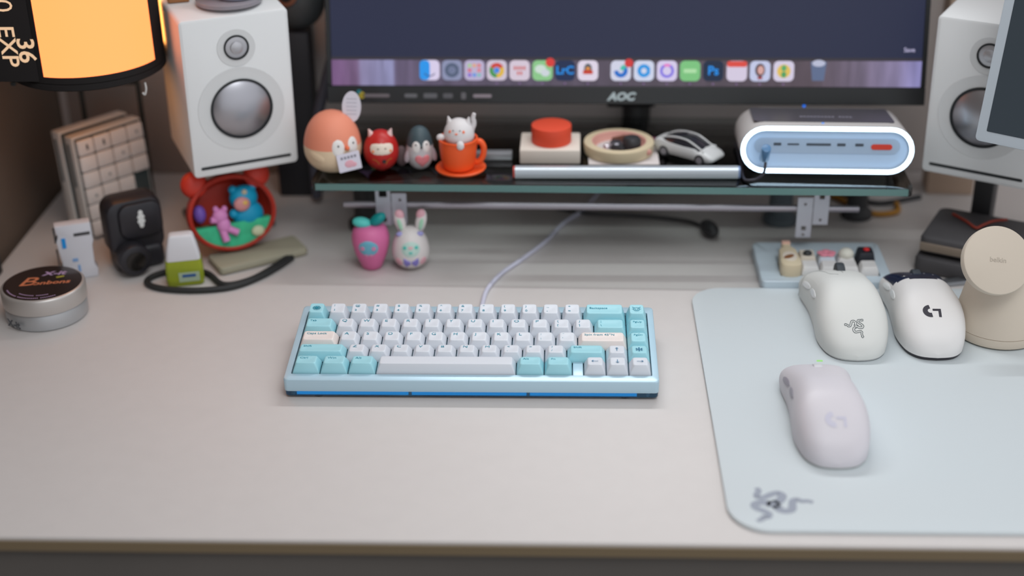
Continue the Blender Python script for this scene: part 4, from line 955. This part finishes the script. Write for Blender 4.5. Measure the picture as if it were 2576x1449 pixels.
for px in (1257, 1315, 1373, 1430, 1488, 1571, 1629, 1687, 1745, 1803, 1862, 1920, 1979):
    flat('running_dot', ell(0.0009, 0.0009, 10), em('dot_lilac', (130, 100, 150), 1.0), scr, SCX(px), z0+0.0026)
# bezel marks
text('maker_logo', 'AOC', 0.0108, pm('logo_silver', (176, 190, 192), 0.3, 0.3), mon, (-0.0020, -0.0022, 0.0078), (R(90), 0, 0), shear=0.25, bold=0.0006, sx=1.12)
for (px, w_, h_, c) in ((945, 0.0300, 0.0034, (120, 112, 116)), (1037, 0.0130, 0.0040, (112, 112, 116)), (1087, 0.0140, 0.0050, (106, 106, 110)), (1132, 0.0100, 0.0050, (98, 98, 102)), (1172, 0.0050, 0.0070, (108, 106, 110)), (1220, 0.0190, 0.0034, (150, 140, 148))):
    flat('sticker', rrect(w_, h_, 0.0012, 2), pm('sticker_%d' % px, c, 0.6), mon, SCX(px), 0.0082, 2.5)
flat('sticker', ell(0.0030, 0.0034), pm('sticker_yellow', (206, 184, 56), 0.5), mon, SCX(911), 0.0085, 2.5); flat('sticker', ell(0.0024, 0.0024), pm('sticker_teal', (30, 130, 140), 0.5), mon, SCX(904), 0.0118, 2.5)
bm = new(); ball(bm, (0, 0, 0), (0.0014, 0.0014, 0.0014)); part(obj('power_light', bm, em('led_blue', (0, 120, 255), 1.2), mon, (SCX(2035), 0.002, -0.0010)), 'blue power light')
# monitor arm behind
ar = thing('monitor_stand', 'black monitor stand column behind the glass shelf', 'monitor arm', (0.158, 0.468, 0.0003))
obj('column', lathe(new(), [(0.034, 0), (0.034, 0.008), (0.0155, 0.012), (0.0155, 0.26)], 28), BLACK, ar)
obj('mount_plate', box(new(), (0, -0.008, 0.235), (0.07, 0.044, 0.07), 0.004), BLACK, ar)
obj('neck', box(new(), (-0.008, -0.030, 0.118), (0.052, 0.018, 0.030), 0.002), BLACK, ar)

# ================================================================= SPEAKERS
def speaker(name_label, loc, rot, w_=0.105, h=0.160, d=0.105, side=1):
    sp = thing('speaker', name_label, 'speaker', loc, rot)
    CAB = pm('speaker_white', (224, 226, 226), 0.5)
    bm = new(); slab(bm, rrect(w_, h, 0.0045, 5, 0, h/2), -d, 0, 0.0030, xz); obj('cabinet', bm, CAB, sp)
    def disc(name, cz, prof, m, n=48, x=0.0):
        bm = new(); lathe(bm, prof, n, cap0=False)
        return obj(name, bm, m, sp, (x, 0, cz), (R(90), 0, 0), smooth=30)
    CAB2 = pm('waveguide_white', (214, 216, 216), 0.45)
    wz, tz = 0.0665, 0.1280
    disc('woofer_dish', wz, [(0.0425, 0.0001), (0.0422, 0.0005), (0.0360, -0.0000+0.0003), (0.0305, 0.0008)], CAB2)
    wr = disc('woofer_surround', wz, [(0.0305, 0.0003), (0.0303, 0.0022), (0.0288, 0.0024), (0.0284, 0.0010)], pm('surround_black', (26, 30, 32), 0.5))
    disc('woofer_cone', wz, [(0.0285, 0.0010), (0.026, 0.0026), (0.021, 0.0048), (0.014, 0.0072), (0.007, 0.0086), (0.0008, 0.0090)], pm('cone_metal', (178, 178, 184), 0.34, 0.9))
    disc('tweeter_dish', tz, [(0.0185, 0.0001), (0.0183, 0.0006), (0.0160, 0.0005), (0.0120, 0.0008)], CAB2)
    disc('tweeter_ring', tz+0.0005, [(0.0122, 0.0003), (0.0121, 0.0018), (0.0106, 0.0018), (0.0104, 0.0008)], pm('surround_black', (26, 30, 32), 0.5), 40)
    disc('tweeter_dome', tz+0.0005, [(0.0105, 0.0010), (0.0090, 0.0014), (0.0062, 0.0016), (0.0058, 0.0030), (0.003, 0.0042), (0.0005, 0.0044)], pm('dome_metal', (190, 190, 194), 0.35, 0.6), 36)
    bm = new(); slab(bm, rrect(w_*0.86, 0.0030, 0.0014, 4, 0, 0.0098), -0.0002, 0.0004, 0, xz); obj('bass_slot', bm, pm('slot_black', (34, 38, 40), 0.6), sp)
    return sp
speaker('white two-way desktop speaker on the left, beside the film canister lamp', (-0.2349, 0.2600, 0.0985), (R(3), 0, R(26)))
sl = thing('speaker_stand', 'dark stand under the left white speaker', 'stand', (-0.262, 0.312, 0.0003), (0, 0, R(26)))
obj('base_plate', box(new(), (0, 0.052, 0.004), (0.085, 0.075, 0.008), 0.003), BLACK, sl)
obj('column', box(new(), (0, 0.048, 0.049), (0.02, 0.02, 0.082), 0.002), BLACK, sl)
obj('platform', box(new(), (0, 0.032, 0.0915), (0.080, 0.050, 0.004), 0.001), BLACK, sl)
RYAW = R(-30)
rx, ry = 0.431+0.0525*math.cos(RYAW), 0.285+0.0525*math.sin(RYAW)
speaker('white two-way desktop speaker on the right, half hidden by the small white-framed screen', (rx, ry, 0.0888), (R(3), 0, RYAW))
srs = thing('speaker_stand', 'dark stand under the right white speaker', 'stand', (rx+0.03, ry+0.055, 0.0003), (0, 0, RYAW))
obj('base_plate', box(new(), (0, 0.0, 0.004), (0.085, 0.075, 0.008), 0.003), BLACK, srs)
obj('column', box(new(), (0, 0.0, 0.044), (0.02, 0.02, 0.074), 0.002), BLACK, srs)
obj('platform', box(new(), (0, 0.0, 0.0825), (0.080, 0.060, 0.004), 0.001), BLACK, srs)

# grey padded slabs under the right speaker
GR = pm('slab_grey', (78, 76, 78), 0.7, vary=0.06); TN = pm('slab_tan', (140, 126, 112), 0.6)
for nm, lab, z, lx in (('padded_slab', 'lower dark grey padded slab behind the charging stand', 0.0003, 0.0), ('padded_slab', 'upper dark grey padded slab with a tan edge behind the charging stand', 0.0205, 0.004)):
    s_ = thing(nm, lab, 'slab', (0.5080+lx, 0.2420+lx, z), (0, 0, R(-27)))
    obj('pad', slab(new(), rrect(0.150, 0.085, 0.010, 4), 0, 0.0170, 0.004), GR, s_)
    if lx: obj('edge_strip', box(new(), (0, -0.0432, 0.0075), (0.146, 0.002, 0.0085), 0.0008), TN, s_)
tag(obj('red_cord', tube(new(), crom([(0.470, 0.290, 0.0400), (0.478, 0.270, 0.0410), (0.484, 0.256, 0.0402), (0.492, 0.262, 0.0402), (0.505, 0.272, 0.0402), (0.520, 0.276, 0.0402)], 5), 0.0014, 8), pm('cord_red', (150, 56, 40), 0.6)), 'thin red cord lying on the upper grey slab', 'cord')

# small white-framed screen at the right edge
YS = R(-35)
ss = thing('small_screen', 'small white-framed dark screen at the right edge of the picture', 'monitor', (0.4445, 0.1700, 0.1655), (R(-12), 0, YS))
bm = new(); slab(bm, rrect(0.230, 0.300, 0.004, 4, 0.115, 0.150), -0.007, 0, 0.001, xz); obj('frame', bm, pm('frame_white', (186, 196, 204), 0.4), ss)
bm = new(); slab(bm, rrect(0.212, 0.280, 0.001, 3, 0.115, 0.1500), 0, 0.0004, 0, xz); obj('display', bm, pm('display_slate', (30, 36, 42), 0.5, emit=0.8, ecol=(40, 48, 54)), ss)
sa_ = thing('screen_arm', 'white arm holding the small white-framed screen', 'arm', (0.68, 0.20, 0.0003))
obj('pole', lathe(new(), [(0.03, 0), (0.03, 0.006), (0.008, 0.010), (0.008, 0.34)], 20), WHITE, sa_)
obj('clamp', box(new(), (-0.055, -0.030, 0.31), (0.10, 0.020, 0.02), 0.004, rz=R(28)), WHITE, sa_)
# tan box on the right speaker
tag(obj('tan_box', box(new(), (0, 0, 0.15), (0.05, 0.035, 0.30), 0.001), pm('box_tan', (188, 164, 144), 0.7), None, (0.5060, 0.4500, 0.0003), (0, 0, R(-4))), 'tall tan box standing behind the right speaker', 'box')

# ================================================================= FILM CANISTER LAMP
LX, LY, LZ, LR = -0.3800, 0.2700, 0.1965, 0.0712
lp = thing('film_canister_lamp', 'black film canister lamp glowing amber at the top left', 'lamp', (LX, LY, LZ))
LB = pm('lamp_black', (40, 38, 38), 0.85); LB.node_tree.nodes['Principled BSDF'].inputs['Specular IOR Level'].default_value = 0.1; AMB = em('amber_panel', (255, 186, 106), 1.0)
_b = AMB.node_tree.nodes['Principled BSDF']; _b.inputs['Emission Color'].default_value = (1.0, 0.225, 0.066, 1); _b.inputs['Emission Strength'].default_value = 2.35
bm = new(); lathe(bm, [(0.050, 0.0040), (0.0700, 0.0050), (0.0725, 0.0065), (0.0725, 0.0110), (0.0700, 0.0125), (0.055, 0.0125)], 64); obj('bottom_cap', bm, LB, lp)
bm = new(); lathe(bm, [(0.055, 0.1800), (0.0715, 0.1800), (0.0735, 0.182), (0.0735, 0.192), (0.050, 0.194)], 64); obj('top_cap', bm, LB, lp)
def curved(a0, a1, z0_, z1_, r, th, n=24):
    bm = new(); rs = []
    for i in range(n+1):
        a = R(a0+(a1-a0)*i/n); c, s = math.cos(a), math.sin(a)
        rs.append([(r*c, r*s, z0_), ((r+th)*c, (r+th)*s, z0_), ((r+th)*c, (r+th)*s, z1_), (r*c, r*s, z1_)])
    return loft(bm, rs)
# camera looks from about -72 degrees; glowing window between -118 and -26 degrees
part(obj('light_panel', curved(-107, -13, 0.0185, 0.172, LR-0.0008, 0.0005, 30), AMB, lp), 'amber glowing front panel')
AMB_FILL = em('amber_fill_side', (255, 160, 78), 5.0)  # added glow on the lamp's hidden side, brightens the speaker cabinet
part(obj('light_panel', curved(20, 60, 0.020, 0.172, LR-0.0008, 0.0005, 20), AMB_FILL, lp), 'added unseen amber panel lighting the left speaker')
part(obj('light_panel', curved(170, 205, 0.030, 0.172, LR-0.0008, 0.0005, 20), em('amber_fill_wall', (255, 160, 72), 3.0), lp), 'added unseen amber panel lighting the left wall')  # added glow on the far side, warms the left wall
obj('bottom_fill', lathe(new(), [(0.001, 0.0030), (0.040, 0.0030), (0.040, 0.0040)], 40), em('amber_fill_bottom', (255, 165, 85), 3.5), lp)  # added glow under the lamp, warms the tops of the number pads
for a0, a1 in ((-13, 20), (60, 170), (205, 253)): obj('shell', curved(a0, a1, 0.0125, 0.180, LR-0.0010, 0.0016, 20), LB, lp)
obj('shell', curved(-107, -13, 0.0125, 0.0185, LR-0.0010, 0.0016, 20), LB, lp); obj('shell', curved(20, 60, 0.0125, 0.020, LR-0.0010, 0.0016, 20), LB, lp); obj('shell', curved(170, 205, 0.0125, 0.030, LR-0.0010, 0.0016, 20), LB, lp)
# flat film leader leaving the canister to the left
ld = obj('film_leader', box(new(), (-0.068, -LR*0.985+0.0025, 0.096), (0.085, 0.0012, 0.164), 0.0003), LB, lp, (0, 0, 0), (0, 0, R(0)))
tmat = em('lamp_text_glow', (236, 196, 158), 0.95)
tl = thing
text('lamp_text', '36', 0.0225, tmat, ld, (-0.0330, -LR*0.985+0.0016, 0.0440), (R(90), R(90), 0), bold=0.0003, sx=1.08)
text('lamp_text', 'EXP', 0.0215, tmat, ld, (-0.0490, -LR*0.985+0.0016, 0.0480), (R(90), R(90), 0), bold=0.0002, sx=1.05)
text('lamp_text', '400', 0.0270, tmat, ld, (-0.0485, -LR*0.985+0.0016, 0.0985), (R(90), R(90), 0), bold=-0.0002, sx=0.95)
bm = new(); tube(bm, crom([(0.0605, -0.029, 0.000), (0.0610, -0.0295, -0.006), (0.0590, -0.029, -0.012), (0.0570, -0.029, -0.010)], 4), 0.0010, 8); obj('pull_hook', bm, WHITE, lp)
# stand that carries the lamp
rk = thing('lamp_stand', 'dark thin metal frame stand under the film canister lamp', 'stand', (-0.4110, 0.36, 0.0003))
GM = pm('stand_dark_green', (46, 52, 52), 0.5)
for x in (-0.033, 0.030):
    bm = new(); box(bm, (x, 0.052, 0.095), (0.0045, 0.0045, 0.194), 0.0006, 1); obj('leg', bm, GM, rk)
    bm = new(); box(bm, (x, -0.036, 0.1970), (0.0045, 0.180, 0.004), 0.0006, 1); obj('support_bar', bm, GM, rk)
for z in (0.138, 0.060):
    bm = new(); box(bm, (-0.0015, 0.052, z), (0.0585, 0.0035, 0.0045), 0.0006, 1); obj('cross_bar', bm, GM, rk)

# ================================================================= WHITE NUMBER PADS STANDING UPRIGHT
NPW = pm('numpad_white', (222, 220, 216), 0.5); NPK = pm('numpad_key', (232, 230, 228), 0.5); NPG = pm('numpad_gap', (70, 82, 84), 0.6)
def numpad(label, loc, rz, keys=True):
    n = thing('number_pad', label, 'keypad', loc, (R(-4), 0, rz))
    w_, h_, t_ = 0.0830, 0.1120, 0.0150
    bm = new(); slab(bm, rrect(w_, h_, 0.002, 3, w_/2, h_/2), -t_, 0, 0.0006, xz); obj('case', bm, NPW, n)
    bm = new(); box(bm, (-0.0004, 0.0085, h_*0.72), (0.0012, 0.0026, h_*0.42), 0.0003, 1); obj('side_slot', bm, NPG, n)
    bm = new(); slab(bm, rrect(w_-0.004, h_-0.004, 0.001, 3, w_/2, h_/2), 0, 0.0012, 0, xz); obj('key_plate', bm, NPG, n)
    if keys:
        for r_ in range(6):
            for c_ in range(4):
                if c_ == 3 and r_ >= 3: continue
                x = 0.0115+c_*0.0200; z = h_-0.0118-r_*0.0177
                bm = new(); slab(bm, rrect(0.0186, 0.0164, 0.0015, 3), 0, 0.0048, 0.0012, xz); k = obj('key', bm, NPK, n, (x, -0.0012, z))
                if r_ == 0 and c_ < 2:
                    bm = new(); slab(bm, rrect(0.0022, 0.0060, 0.0006, 2), 0, 0.0002, 0, xz); obj('key_mark', bm, DARK, k, (0.001, -0.0048, 0))
                elif (r_+c_) % 3 == 0:
                    bm = new(); slab(bm, rrect(0.0030, 0.0030, 0.0006, 2), 0, 0.0002, 0, xz); obj('key_mark', bm, pm('mark_grey', (160, 164, 164), 0.6), k, (0.001, -0.0048, 0))
    return n
numpad('white number pad standing upright, the front one of the pair under the lamp', (-0.4200, 0.3080, 0.0006), R(50))
numpad('white number pad standing upright, the rear one of the pair under the lamp', (-0.4385, 0.3235, 0.0006), R(50), False)
cd_ = thing('small_card', 'small white card with a green mark behind the black device', 'card', (-0.3640, 0.3040, 0.0003), (0, 0, R(33)))
bm = new(); slab(bm, rrect(0.0150, 0.0500, 0.0012, 3, 0, 0.025), -0.003, 0, 0, xz); obj('card_body', bm, DARK, cd_)
bm = new(); slab(bm, rrect(0.0140, 0.0140, 0.001, 3, 0, 0.0430), 0, 0.0004, 0, xz); obj('card_face', bm, pm('card_white', (196, 200, 198), 0.6), cd_)
bm = new(); slab(bm, off(ell(0.0020, 0.0018, 10), 0.002, 0.0395), 0.0005, 0.0008, 0, xz); obj('card_mark', bm, pm('mark_green', (60, 150, 90), 0.6), cd_)

# white module with blue square
wm = thing('white_card_reader', 'white upright plastic module with a blue square and black slot', 'module', (-0.4035, 0.2170, 0.0003), (0, 0, R(22)))
wm.scale = (1.04, 1.04, 1.05)
out = [(-0.016, 0), (0.0165, 0), (0.0175, 0.008), (0.0150, 0.013), (0.0155, 0.033), (0.0170, 0.037), (0.0165, 0.056), (-0.0160, 0.056), (-0.0160, 0.050), (-0.0145, 0.046), (-0.0165, 0.040), (-0.0140, 0.016), (-0.0160, 0.010)]
bm = new(); slab(bm, out, -0.012, 0, 0.0006, xz); obj('body', bm, pm('module_white', (206, 206, 212), 0.5), wm)
bm = new(); box(bm, (-0.0100, -0.0004, 0.0385), (0.0036, 0.0006, 0.0100)); obj('blue_square', bm, pm('square_blue', (20, 140, 214), 0.5), wm)
bm = new(); box(bm, (0.0075, -0.0003, 0.0455), (0.0150, 0.0008, 0.0030), 0.0003, 1); obj('slot', bm, DARK, wm)
bm = new(); box(bm, (-0.002, -0.0003, 0.0200), (0.0050, 0.0005, 0.0030)); box(bm, (0.0005, -0.0003, 0.0110), (0.0022, 0.0005, 0.0070)); obj('print', bm, pm('print_blue', (120, 160, 206), 0.6), wm)
bm = new(); box(bm, (-0.0172, 0.006, 0.018), (0.0016, 0.009, 0.022)); box(bm, (-0.0172, 0.006, 0.045), (0.0016, 0.009, 0.012)); obj('dark_side', bm, DARK, wm)

# black rounded device with white emblem
bd = thing('black_device', 'black rounded gadget with a small white emblem on the left of the desk', 'gadget', (-0.3470, 0.2390, 0.0003), (0, 0, R(32)))
bd.scale = (1.08, 1.08, 1.09)
BD = pm('device_black', (40, 39, 44), 0.4)
bm = new(); slab(bm, rrect(0.0520, 0.0560, 0.012, 6, 0, 0.0420), -0.030, 0.0, 0.006, xz); obj('body', bm, BD, bd)
bm = new(); slab(bm, rrect(0.0400, 0.0340, 0.010, 6, 0.004, 0.0500), 0, 0.0045, 0.003, xz); obj('front_cover', bm, BD, bd)
bm = new(); box(bm, (0, 0.012, 0.012), (0.046, 0.030, 0.023), 0.006, 3); obj('lower_body', bm, BD, bd)
bm = new(); cyl(bm, (-0.0090, -0.0070, 0.0170), 0.0150, 0.020, 36, rot=RX90, bev=0.003); obj('lens_barrel', bm, BD, bd)
bm = new(); cyl(bm, (-0.0090, -0.0172, 0.0170), 0.0090, 0.0012, 28, rot=RX90); obj('lens_glass', bm, pm('lens_dark', (30, 28, 26), 0.1), bd)
bm = new(); cyl(bm, (-0.0200, -0.0135, 0.0100), 0.0022, 0.0016, 12, rot=RX90); obj('red_mark', bm, pm('mark_red', (92, 44, 38), 0.5), bd)
bm = new()
for zz, r in ((0.0575, 0.0022), (0.0535, 0.0034), (0.0492, 0.0036), (0.0455, 0.0022)): ball(bm, (0.004, -0.0046, zz), (r, 0.0005, 0.0027))
part(obj('emblem', bm, pm('emblem_white', (214, 216, 214), 0.5), bd), 'white emblem')

# eye-drop style bottle
eb = thing('small_bottle', 'small lime green liquid bottle with a white cap inside the black cord loop', 'bottle', (-0.2955, 0.2095, 0.0003), (0, 0, R(14)))
bm = new(); loft(bm, [[(x*s, y*s2, z) for x, y in rrect(0.0370, 0.0180, 0.004, 5)] for s, s2, z in ((0.88, 0.85, 0), (0.95, 0.95, 0.0012), (1.0, 1, 0.008), (0.98, 1, 0.0200), (0.93, 0.95, 0.0270))])
obj('glass_body', bm, pm('bottle_lime', (196, 214, 70), 0.12, trans=0.55, ior=1.25), eb)
bm = new(); loft(bm, [[(x*s, y*s2, z) for x, y in rrect(0.0370, 0.0180, 0.004, 5)] for s, s2, z in ((0.90, 0.93, 0.0272), (0.90, 0.95, 0.0290), (0.80, 0.86, 0.0400), (0.66, 0.74, 0.0510), (0.60, 0.66, 0.0528), (0.48, 0.5, 0.0536))])
obj('cap', bm, pm('cap_white_matte', (210, 210, 214), 0.5), eb)
bm = new(); box(bm, (0.0040, -0.0091, 0.0100), (0.0200, 0.0004, 0.0100), 0.0001, 1); obj('bottle_label', bm, pm('label_paleblue', (160, 176, 150), 0.5), eb)
bm = new(); box(bm, (0.0040, -0.0095, 0.0115), (0.0130, 0.0004, 0.0028)); obj('label_print', bm, pm('label_navy', (40, 84, 140), 0.5), eb)

# black cord loop
bm = new(); tube(bm, crom([(-0.2030, 0.2620, 0.0034), (-0.2160, 0.2330, 0.0034), (-0.2330, 0.2080, 0.0034), (-0.2560, 0.1990, 0.0034), (-0.2790, 0.2250, 0.0034), (-0.3100, 0.2300, 0.0034), (-0.3290, 0.2180, 0.0034), (-0.3330, 0.2030, 0.0034), (-0.3180, 0.1910, 0.0034), (-0.2888, 0.1860, 0.0034), (-0.2600, 0.1890, 0.0034), (-0.2400, 0.1980, 0.0034), (-0.2215, 0.2180, 0.0034), (-0.2080, 0.2400, 0.0034), (-0.1985, 0.2600, 0.0034)], 6), 0.0030, 10)
tag(obj('cord_loop', bm, pm('cord_black', (38, 40, 40), 0.6)), 'black cord loop lying flat around the small lime bottle', 'cord')
pc = thing('folded_pouch', 'pale olive flat pouch lying under the red bear terrarium', 'pouch', (-0.2340, 0.2640, 0.0003), (0, 0, R(32)))
bm = new(); slab(bm, rrect(0.0950, 0.0400, 0.005, 4), 0, 0.0085, 0.003); obj('fabric', bm, pm('pouch_olive', (160, 156, 136), 0.7, vary=0.06), pc)

# red bear-eared terrarium
be = thing('bear_terrarium', 'red bear-eared capsule with a scene of two little bears inside', 'figurine', (-0.2525, 0.2600, 0.0085), (R(-14), R(0), R(27)))
be.scale = (1.09, 1.09, 1.09)
RB = pm('capsule_red', (176, 50, 36), 0.45); bz = 0.0375
def ringov(rx_, rz_, y): return [(rx_*math.cos(t), y, bz+rz_*math.sin(t)*(1.0 if math.sin(t) > 0 else 0.94)) for t in [2*PI*i/44 for i in range(44)]]
bm = new(); loft(bm, [ringov(0.0375, 0.0330, -0.0010), ringov(0.0390, 0.0345, -0.0022), ringov(0.0412, 0.0365, -0.0010), ringov(0.0418, 0.0372, 0.0040), ringov(0.0405, 0.0360, 0.0140), ringov(0.0350, 0.0310, 0.0240), ringov(0.0220, 0.0190, 0.0310), ringov(0.004, 0.004, 0.0330)], False, True)
loft(bm, [ringov(0.0375, 0.0330, -0.0010), ringov(0.0370, 0.0325, 0.0120), ringov(0.0300, 0.0260, 0.0210), ringov(0.004, 0.004, 0.0250)], False, True)
bmesh.ops.remove_doubles(bm, verts=bm.verts, dist=1e-6)
obj('capsule', bm, RB, be)
for s in (-1, 1):
    bm = new(); ball(bm, (s*0.0295, 0.0070, bz+0.0315), (0.0125, 0.0090, 0.0125)); obj('ear', bm, pm('ear_red', (206, 58, 42), 0.45), be)
bm = new(); rs = []
fl = [(0.0366*math.cos(t), bz+0.0318*math.sin(t)) for t in [R(196)+R(148)*i/20 for i in range(21)]]
rs = [[(x, y, z) for x, z in fl] for y in (0.0005, 0.0120)]
loft(bm, rs); obj('meadow', bm, pm('meadow_green', (50, 176, 128), 0.5, vary=0.25, vscale=90), be)
BLU = pm('bear_blue', (0, 150, 190), 0.5); PNK = pm('bear_pink', (212, 136, 192), 0.5)
bb = obj('blue_bear', ball(ball(ball(ball(ball(new(), (0.0140, 0.007, bz+0.0120), (0.0135, 0.009, 0.0120)), (0.0160, 0.008, bz-0.0040), (0.0150, 0.009, 0.0130)), (0.0020, 0.004, bz-0.0010), (0.0045, 0.004, 0.0045)), (0.0050, 0.007, bz+0.0210), (0.0042, 0.004, 0.0042)), (0.0230, 0.007, bz+0.0200), (0.0042, 0.004, 0.0042)), BLU, be)
obj('muzzle', ball(new(), (0.0100, -0.0010, bz+0.0075), (0.0078, 0.0035, 0.0068)), pm('muzzle_peach', (206, 140, 140), 0.5), bb); obj('nose', ball(new(), (0.0125, -0.0038, bz+0.0085), (0.0026, 0.0012, 0.0022)), pm('nose_yellow', (220, 180, 90), 0.5), bb)
obj('flower', ball(new(), (0.0140, -0.0008, bz+0.0180), (0.0026, 0.0016, 0.0026)), pm('flower_tan', (186, 176, 150), 0.5), bb)
pb = obj('pink_bear', tube(ball(ball(ball(ball(new(), (-0.0120, -0.0010, bz+0.0000), (0.0072, 0.005, 0.0070)), (-0.0100, -0.0010, bz-0.0090), (0.0066, 0.005, 0.0080)), (-0.0150, -0.0010, bz+0.0070), (0.0028, 0.0028, 0.0032)), (-0.0070, -0.0010, bz+0.0060), (0.0028, 0.0028, 0.0032)), [(-0.0120, -0.001, bz-0.012), (-0.0100, -0.003, bz-0.0240)], 0.0036), PNK, be)
obj('arm', tube(new(), [(-0.0130, -0.001, bz-0.004), (-0.0215, -0.002, bz-0.0020)], 0.0030), PNK, pb); obj('arm', tube(new(), [(-0.0060, -0.001, bz-0.013), (0.0020, -0.003, bz-0.0180)], 0.0034), PNK, pb)
obj('purple_hill', ball(new(), (-0.0290, 0.006, bz+0.004), (0.0060, 0.006, 0.0085)), pm('hill_purple', (110, 80, 170), 0.5), be)
obj('mushroom', ball(new(), (0.0210, -0.001, bz-0.0200), (0.0062, 0.003, 0.0050)), pm('mushroom_cream', (200, 206, 170), 0.5), be)

# ================================================================= ROUND TIN
tn = thing('round_tin', 'round silver tin with a black and orange printed lid at the left edge', 'tin', (-0.4120, 0.1425, 0.0003), (0, 0, R(10)))
TS = pm('tin_silver', (178, 180, 182), 0.42, 0.55)
obj('tin_base', lathe(new(), [(0.0365, 0), (0.0375, 0.0010), (0.0378, 0.0150), (0.0372, 0.0158)], 64), TS, tn)
obj('lid', lathe(new(), [(0.0378, 0.0162), (0.0386, 0.0166), (0.0388, 0.0300), (0.0382, 0.0316), (0.0368, 0.0326)], 64), pm('lid_silver', (186, 182, 178), 0.38, 0.5), tn)
lbm = obj('lid_label', lathe(new(), [(0.0360, 0.0324), (0.0360, 0.0329)], 64), pm('lid_black', (44, 34, 32), 0.25, coat=0.5), tn)
LL = pm('lid_print_lilac', (176, 150, 186), 0.5); LO = pm('lid_print_orange', (200, 120, 84), 0.4)
text('lid_text', 'X-it', 0.0110, LL, lbm, (0.008, 0.0185, 0.0330), ax='CENTER', bold=0.0003, sx=1.2, shear=0.2)
text('lid_text', 'B', 0.0240, LO, lbm, (-0.0150, 0.0030, 0.0330), bold=0.0001, sx=1.2, shear=0.3); text('lid_text', 'onbons', 0.0100, LO, lbm, (0.0080, -0.0010, 0.0330), bold=0.0002, sx=1.15, shear=0.2)
bm = new(); fn0 = lambda a, b: (a, b, 0.0330)
for a0, a1, r in ((200, 232, 0.0325), (235, 272, 0.0325), (275, 300, 0.0325), (228, 262, 0.0270), (266, 290, 0.0270)):
    n = int((a1-a0)/3)
    for k in range(n):
        aa, ab = R(a0+(a1-a0)*k/n), R(a0+(a1-a0)*(k+0.62)/n); ribbon(bm, [(r*math.cos(aa), r*math.sin(aa)), (r*math.cos(ab), r*math.sin(ab))], 0.0014, fn0)
obj('lid_print', bm, LL, lbm, smooth=None)
bm = new(); ribbon(bm, [(0.011, 0.0100), (0.018, 0.0120)], 0.0010, fn0); ribbon(bm, [(0.0115, 0.0085), (0.0185, 0.0105)], 0.0010, fn0); obj('lid_print', bm, pm('print_yellow_green', (196, 190, 70), 0.4), lbm, smooth=None)
text('side_text', 'X-it', 0.0100, pm('print_dark', (70, 74, 80), 0.5), tn, (-0.0290*0.72-0.004, -0.0380*0.83-0.001, 0.0078), (R(90), 0, R(-38)), bold=0.0004)

# ================================================================= THINGS ON AND BEHIND THE LEFT SPEAKER
def on_spk(x, y): 
    a = R(26); return (-0.2349+x*math.cos(a)-y*math.sin(a), 0.2600+x*math.sin(a)+y*math.cos(a))
TZ = 0.2605
px_, py_ = on_spk(0.005, 0.025)
fb = thing('figurine_stand', 'clear round stand with a pale draped figure on the left speaker', 'figurine', (px_, py_, TZ+0.0012), (0, 0, 0))
obj('base_disc', lathe(new(), [(0.030, 0), (0.0315, 0.001), (0.0315, 0.004), (0.030, 0.005)], 44), pm('clear_resin', (210, 205, 215), 0.15, trans=0.6, ior=1.3), fb)
bm = new(); lathe(bm, [(0.019, 0.006), (0.0210, 0.010), (0.016, 0.022), (0.010, 0.035), (0.006, 0.05), (0.002, 0.058)], 28); obj('robe', bm, pm('robe_grey_blue', (140, 142, 160), 0.6), fb, (0.008, 0.0, 0.0))
bm = new(); box(bm, (-0.013, -0.006, 0.020), (0.008, 0.010, 0.028), 0.002); obj('boots', bm, pm('boot_grey', (150, 140, 146), 0.5), fb)
bm = new(); ball(bm, (-0.0200, -0.006, 0.018), (0.0052, 0.006, 0.012)); obj('cloak', bm, pm('cloak_purple', (130, 90, 140), 0.5), fb)
px_, py_ = on_spk(-0.038, 0.052)
ob = thing('lamp_tinted_ornament', 'small ornament with lamp orange in its colours at the left back of the left speaker', 'ornament', (px_, py_, TZ+0.0012), (0, 0, R(20)))
obj('base_block', box(new(), (0, 0, 0.003), (0.020, 0.016, 0.006), 0.001), pm('ornament_brown', (150, 100, 60), 0.5), ob)  # the lamp's orange light is put into these warm ornament colours
obj('pillar', box(new(), (0.005, 0, 0.020), (0.006, 0.006, 0.028), 0.001), pm('ornament_cream', (226, 190, 140), 0.5), ob); obj('pillar', box(new(), (-0.006, 0, 0.020), (0.004, 0.006, 0.028), 0.001), pm('ornament_cream', (226, 190, 140), 0.5), ob)
# camera-like object, black box and grey tube between the left speaker and the monitor
bx = tag(obj('black_box', box(new(), (0, 0, 0.094), (0.046, 0.030, 0.188), 0.002), pm('box_black', (36, 37, 42), 0.5), None, (-0.2180, 0.4400, 0.0003)), 'tall black box behind the left speaker', 'box')
cm = thing('old_camera', 'dark rounded device with a copper lens standing on the tall black box', 'camera', (-0.2080, 0.4380, 0.1890))
obj('body', ball(new(), (0, 0, 0.032), (0.0320, 0.0180, 0.0320)), pm('camera_slate', (62, 66, 68), 0.5), cm)
bm = new(); cyl(bm, (-0.006, -0.0150, 0.042), 0.0120, 0.010, 28, rot=RX90, bev=0.001); obj('lens_ring', bm, pm('lens_copper', (130, 84, 64), 0.4, 0.3), cm)
bm = new(); cyl(bm, (-0.006, -0.0205, 0.042), 0.0070, 0.001, 24, rot=RX90); obj('lens_glass', bm, pm('lens_dark', (30, 28, 26), 0.1), cm)
tag(obj('grey_tube', tube(new(), [(-0.1960, 0.4080, 0.0003+0.006), (-0.1960, 0.4080, 0.060), (-0.1860, 0.4080, 0.110), (-0.1700, 0.4080, 0.160), (-0.150, 0.42, 0.22)], 0.0060, 12), pm('tube_grey', (74, 74, 84), 0.5)), 'dark grey leaning tube left of the monitor', 'tube')
